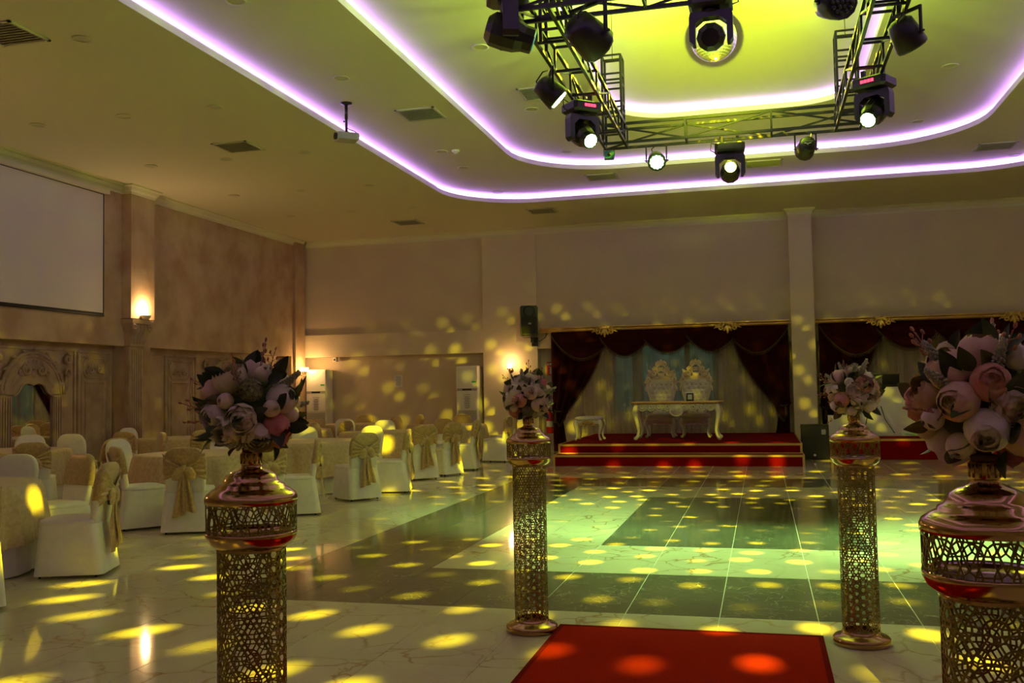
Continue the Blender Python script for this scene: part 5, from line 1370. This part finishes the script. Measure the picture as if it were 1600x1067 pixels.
def hyd_mesh():
    b = MB(); rnd = random.Random(9)
    for i in range(34):
        th = math.acos(1-1.3*(i+0.5)/34); a = i*2.4; c = Vector((math.sin(th)*math.cos(a), math.sin(th)*math.sin(a), math.cos(th)))*0.034
        nrm = c.normalized(); u = nrm.orthogonal().normalized(); v = nrm.cross(u); ph = rnd.uniform(0, 2)
        for k in range(4):
            d = math.cos(ph+k*PI/2)*u+math.sin(ph+k*PI/2)*v; e = nrm.cross(d)
            b.add([c, c+d*0.007+e*0.006+nrm*0.002, c+d*0.013+nrm*0.003, c+d*0.007-e*0.006+nrm*0.002], [(0, 1, 2, 3)])
    b.ball((0, 0, 0.0), 0.028, 8, 6); me = b.mesh('hydrangea'); me.materials.append(M['leaf_sage']); return me
SPM, SGM, HYM = spike_mesh(), sprig_mesh(), hyd_mesh()
def orient(n, roll):
    q = n.to_track_quat('Z', 'Y').to_matrix().to_4x4(); return q @ Matrix.Rotation(roll, 4, 'Z')
def flower_ball(x, y, label, seed, scale=1.0):
    rnd = random.Random(seed)
    t = thing('flower_ball', label, 'flowers', (x, y, 1.322), 0, 'peony balls on the gold pedestals'); t.scale = (scale,)*3
    C = Vector((0, 0, 0.132)); R = 0.116
    MB().ball(C, R*0.86, 16, 12).build('foam_core', 'foam', t)
    MB().tube([(0, 0, 0.0), (0, 0, 0.06)], 0.016, 8).lathe([(0.0, 0.0), (0.027, 0.0), (0.03, 0.012), (0.016, 0.016)], 14).build('stem', 'stem_brown', t)
    N_ = 30; ga = PI*(3-math.sqrt(5))
    pal = ['petal_cream', 'petal_white', 'petal_blush', 'petal_pink', 'petal_cream', 'petal_white', 'petal_rose', 'petal_white', 'petal_cream', 'petal_white', 'petal_cream', 'petal_blush']
    slots = []
    for i in range(N_):
        z = 1-2*(i+0.5)/N_*0.93; a = i*ga+seed; r = math.sqrt(max(0, 1-z*z)); slots.append(Vector((r*math.cos(a), r*math.sin(a), z)))
    for i, n in enumerate(slots):
        n = (n+Vector((rnd.uniform(-.1, .1), rnd.uniform(-.1, .1), rnd.uniform(-.1, .1)))).normalized()
        k = rnd.random(); roll = rnd.uniform(0, 6)
        if k < 0.10:
            inst(HYM, 'hydrangea', None, t, Matrix.Translation(C+n*(R*0.98)) @ orient(n, roll)); continue
        kind = 'open' if k < 0.45 else ('round' if k < 0.80 else 'bud'); s_ = rnd.uniform(0.88, 1.08)*(1.0 if kind != 'bud' else 0.95)
        inst(FM[(kind, rnd.choice(pal), rnd.randint(0, 1))], 'peony', None, t, Matrix.Translation(C+n*(R*(1.02 if kind != 'bud' else 1.12))) @ orient((n+Vector((rnd.uniform(-.2, .2), rnd.uniform(-.2, .2), rnd.uniform(-.2, .2)))).normalized(), roll) @ Matrix.Scale(s_, 4))
    for i in range(64):
        z = 1-2*(i+0.5)/64*0.95; a = i*ga*1.7+seed*3; r = math.sqrt(max(0, 1-z*z)); n = Vector((r*math.cos(a), r*math.sin(a), z))
        d = (n+0.7*Vector((rnd.uniform(-1, 1), rnd.uniform(-1, 1), rnd.uniform(-0.6, 1)))).normalized()
        inst(LM[rnd.choice((0, 0, 1, 1, 2, 2, 3))], 'leaf', None, t, Matrix.Translation(C+n*(R*rnd.uniform(0.92, 1.16))) @ orient(d, rnd.uniform(0, 6)) @ Matrix.Scale(rnd.uniform(0.6, 0.9), 4))
    for i in range(7):
        n = Vector((rnd.uniform(-1, 1), rnd.uniform(-1, 1), rnd.uniform(-0.1, 1))).normalized()
        inst(SPM, 'bloom_spike', None, t, Matrix.Translation(C+n*(R*0.75)) @ orient((n+Vector((0, 0, 0.25))).normalized(), 0) @ Matrix.Scale(rnd.uniform(0.8, 1.0), 4))
    for i in range(9):
        n = Vector((rnd.uniform(-1, 1), rnd.uniform(-1, 1), rnd.uniform(-0.5, 1))).normalized()
        inst(SGM, 'berry_sprig', None, t, Matrix.Translation(C+n*(R*0.95)) @ orient((n+Vector((0, 0, 0.3))).normalized(), rnd.uniform(0, 6)) @ Matrix.Scale(rnd.uniform(0.7, 1.0), 4))
    return t
flower_ball(*PEDS[0], 'peony ball on the near left pedestal, against the dark carved wall', 1, 1.0)
flower_ball(*PEDS[1], 'peony ball cut by the right frame edge, largest of the four', 2, 1.0)
flower_ball(*PEDS[2], 'peony ball on the mid left pedestal in front of the lit sconce', 3, 1.0)
flower_ball(*PEDS[3], 'peony ball on the mid right pedestal, beside the white column', 4, 1.0)
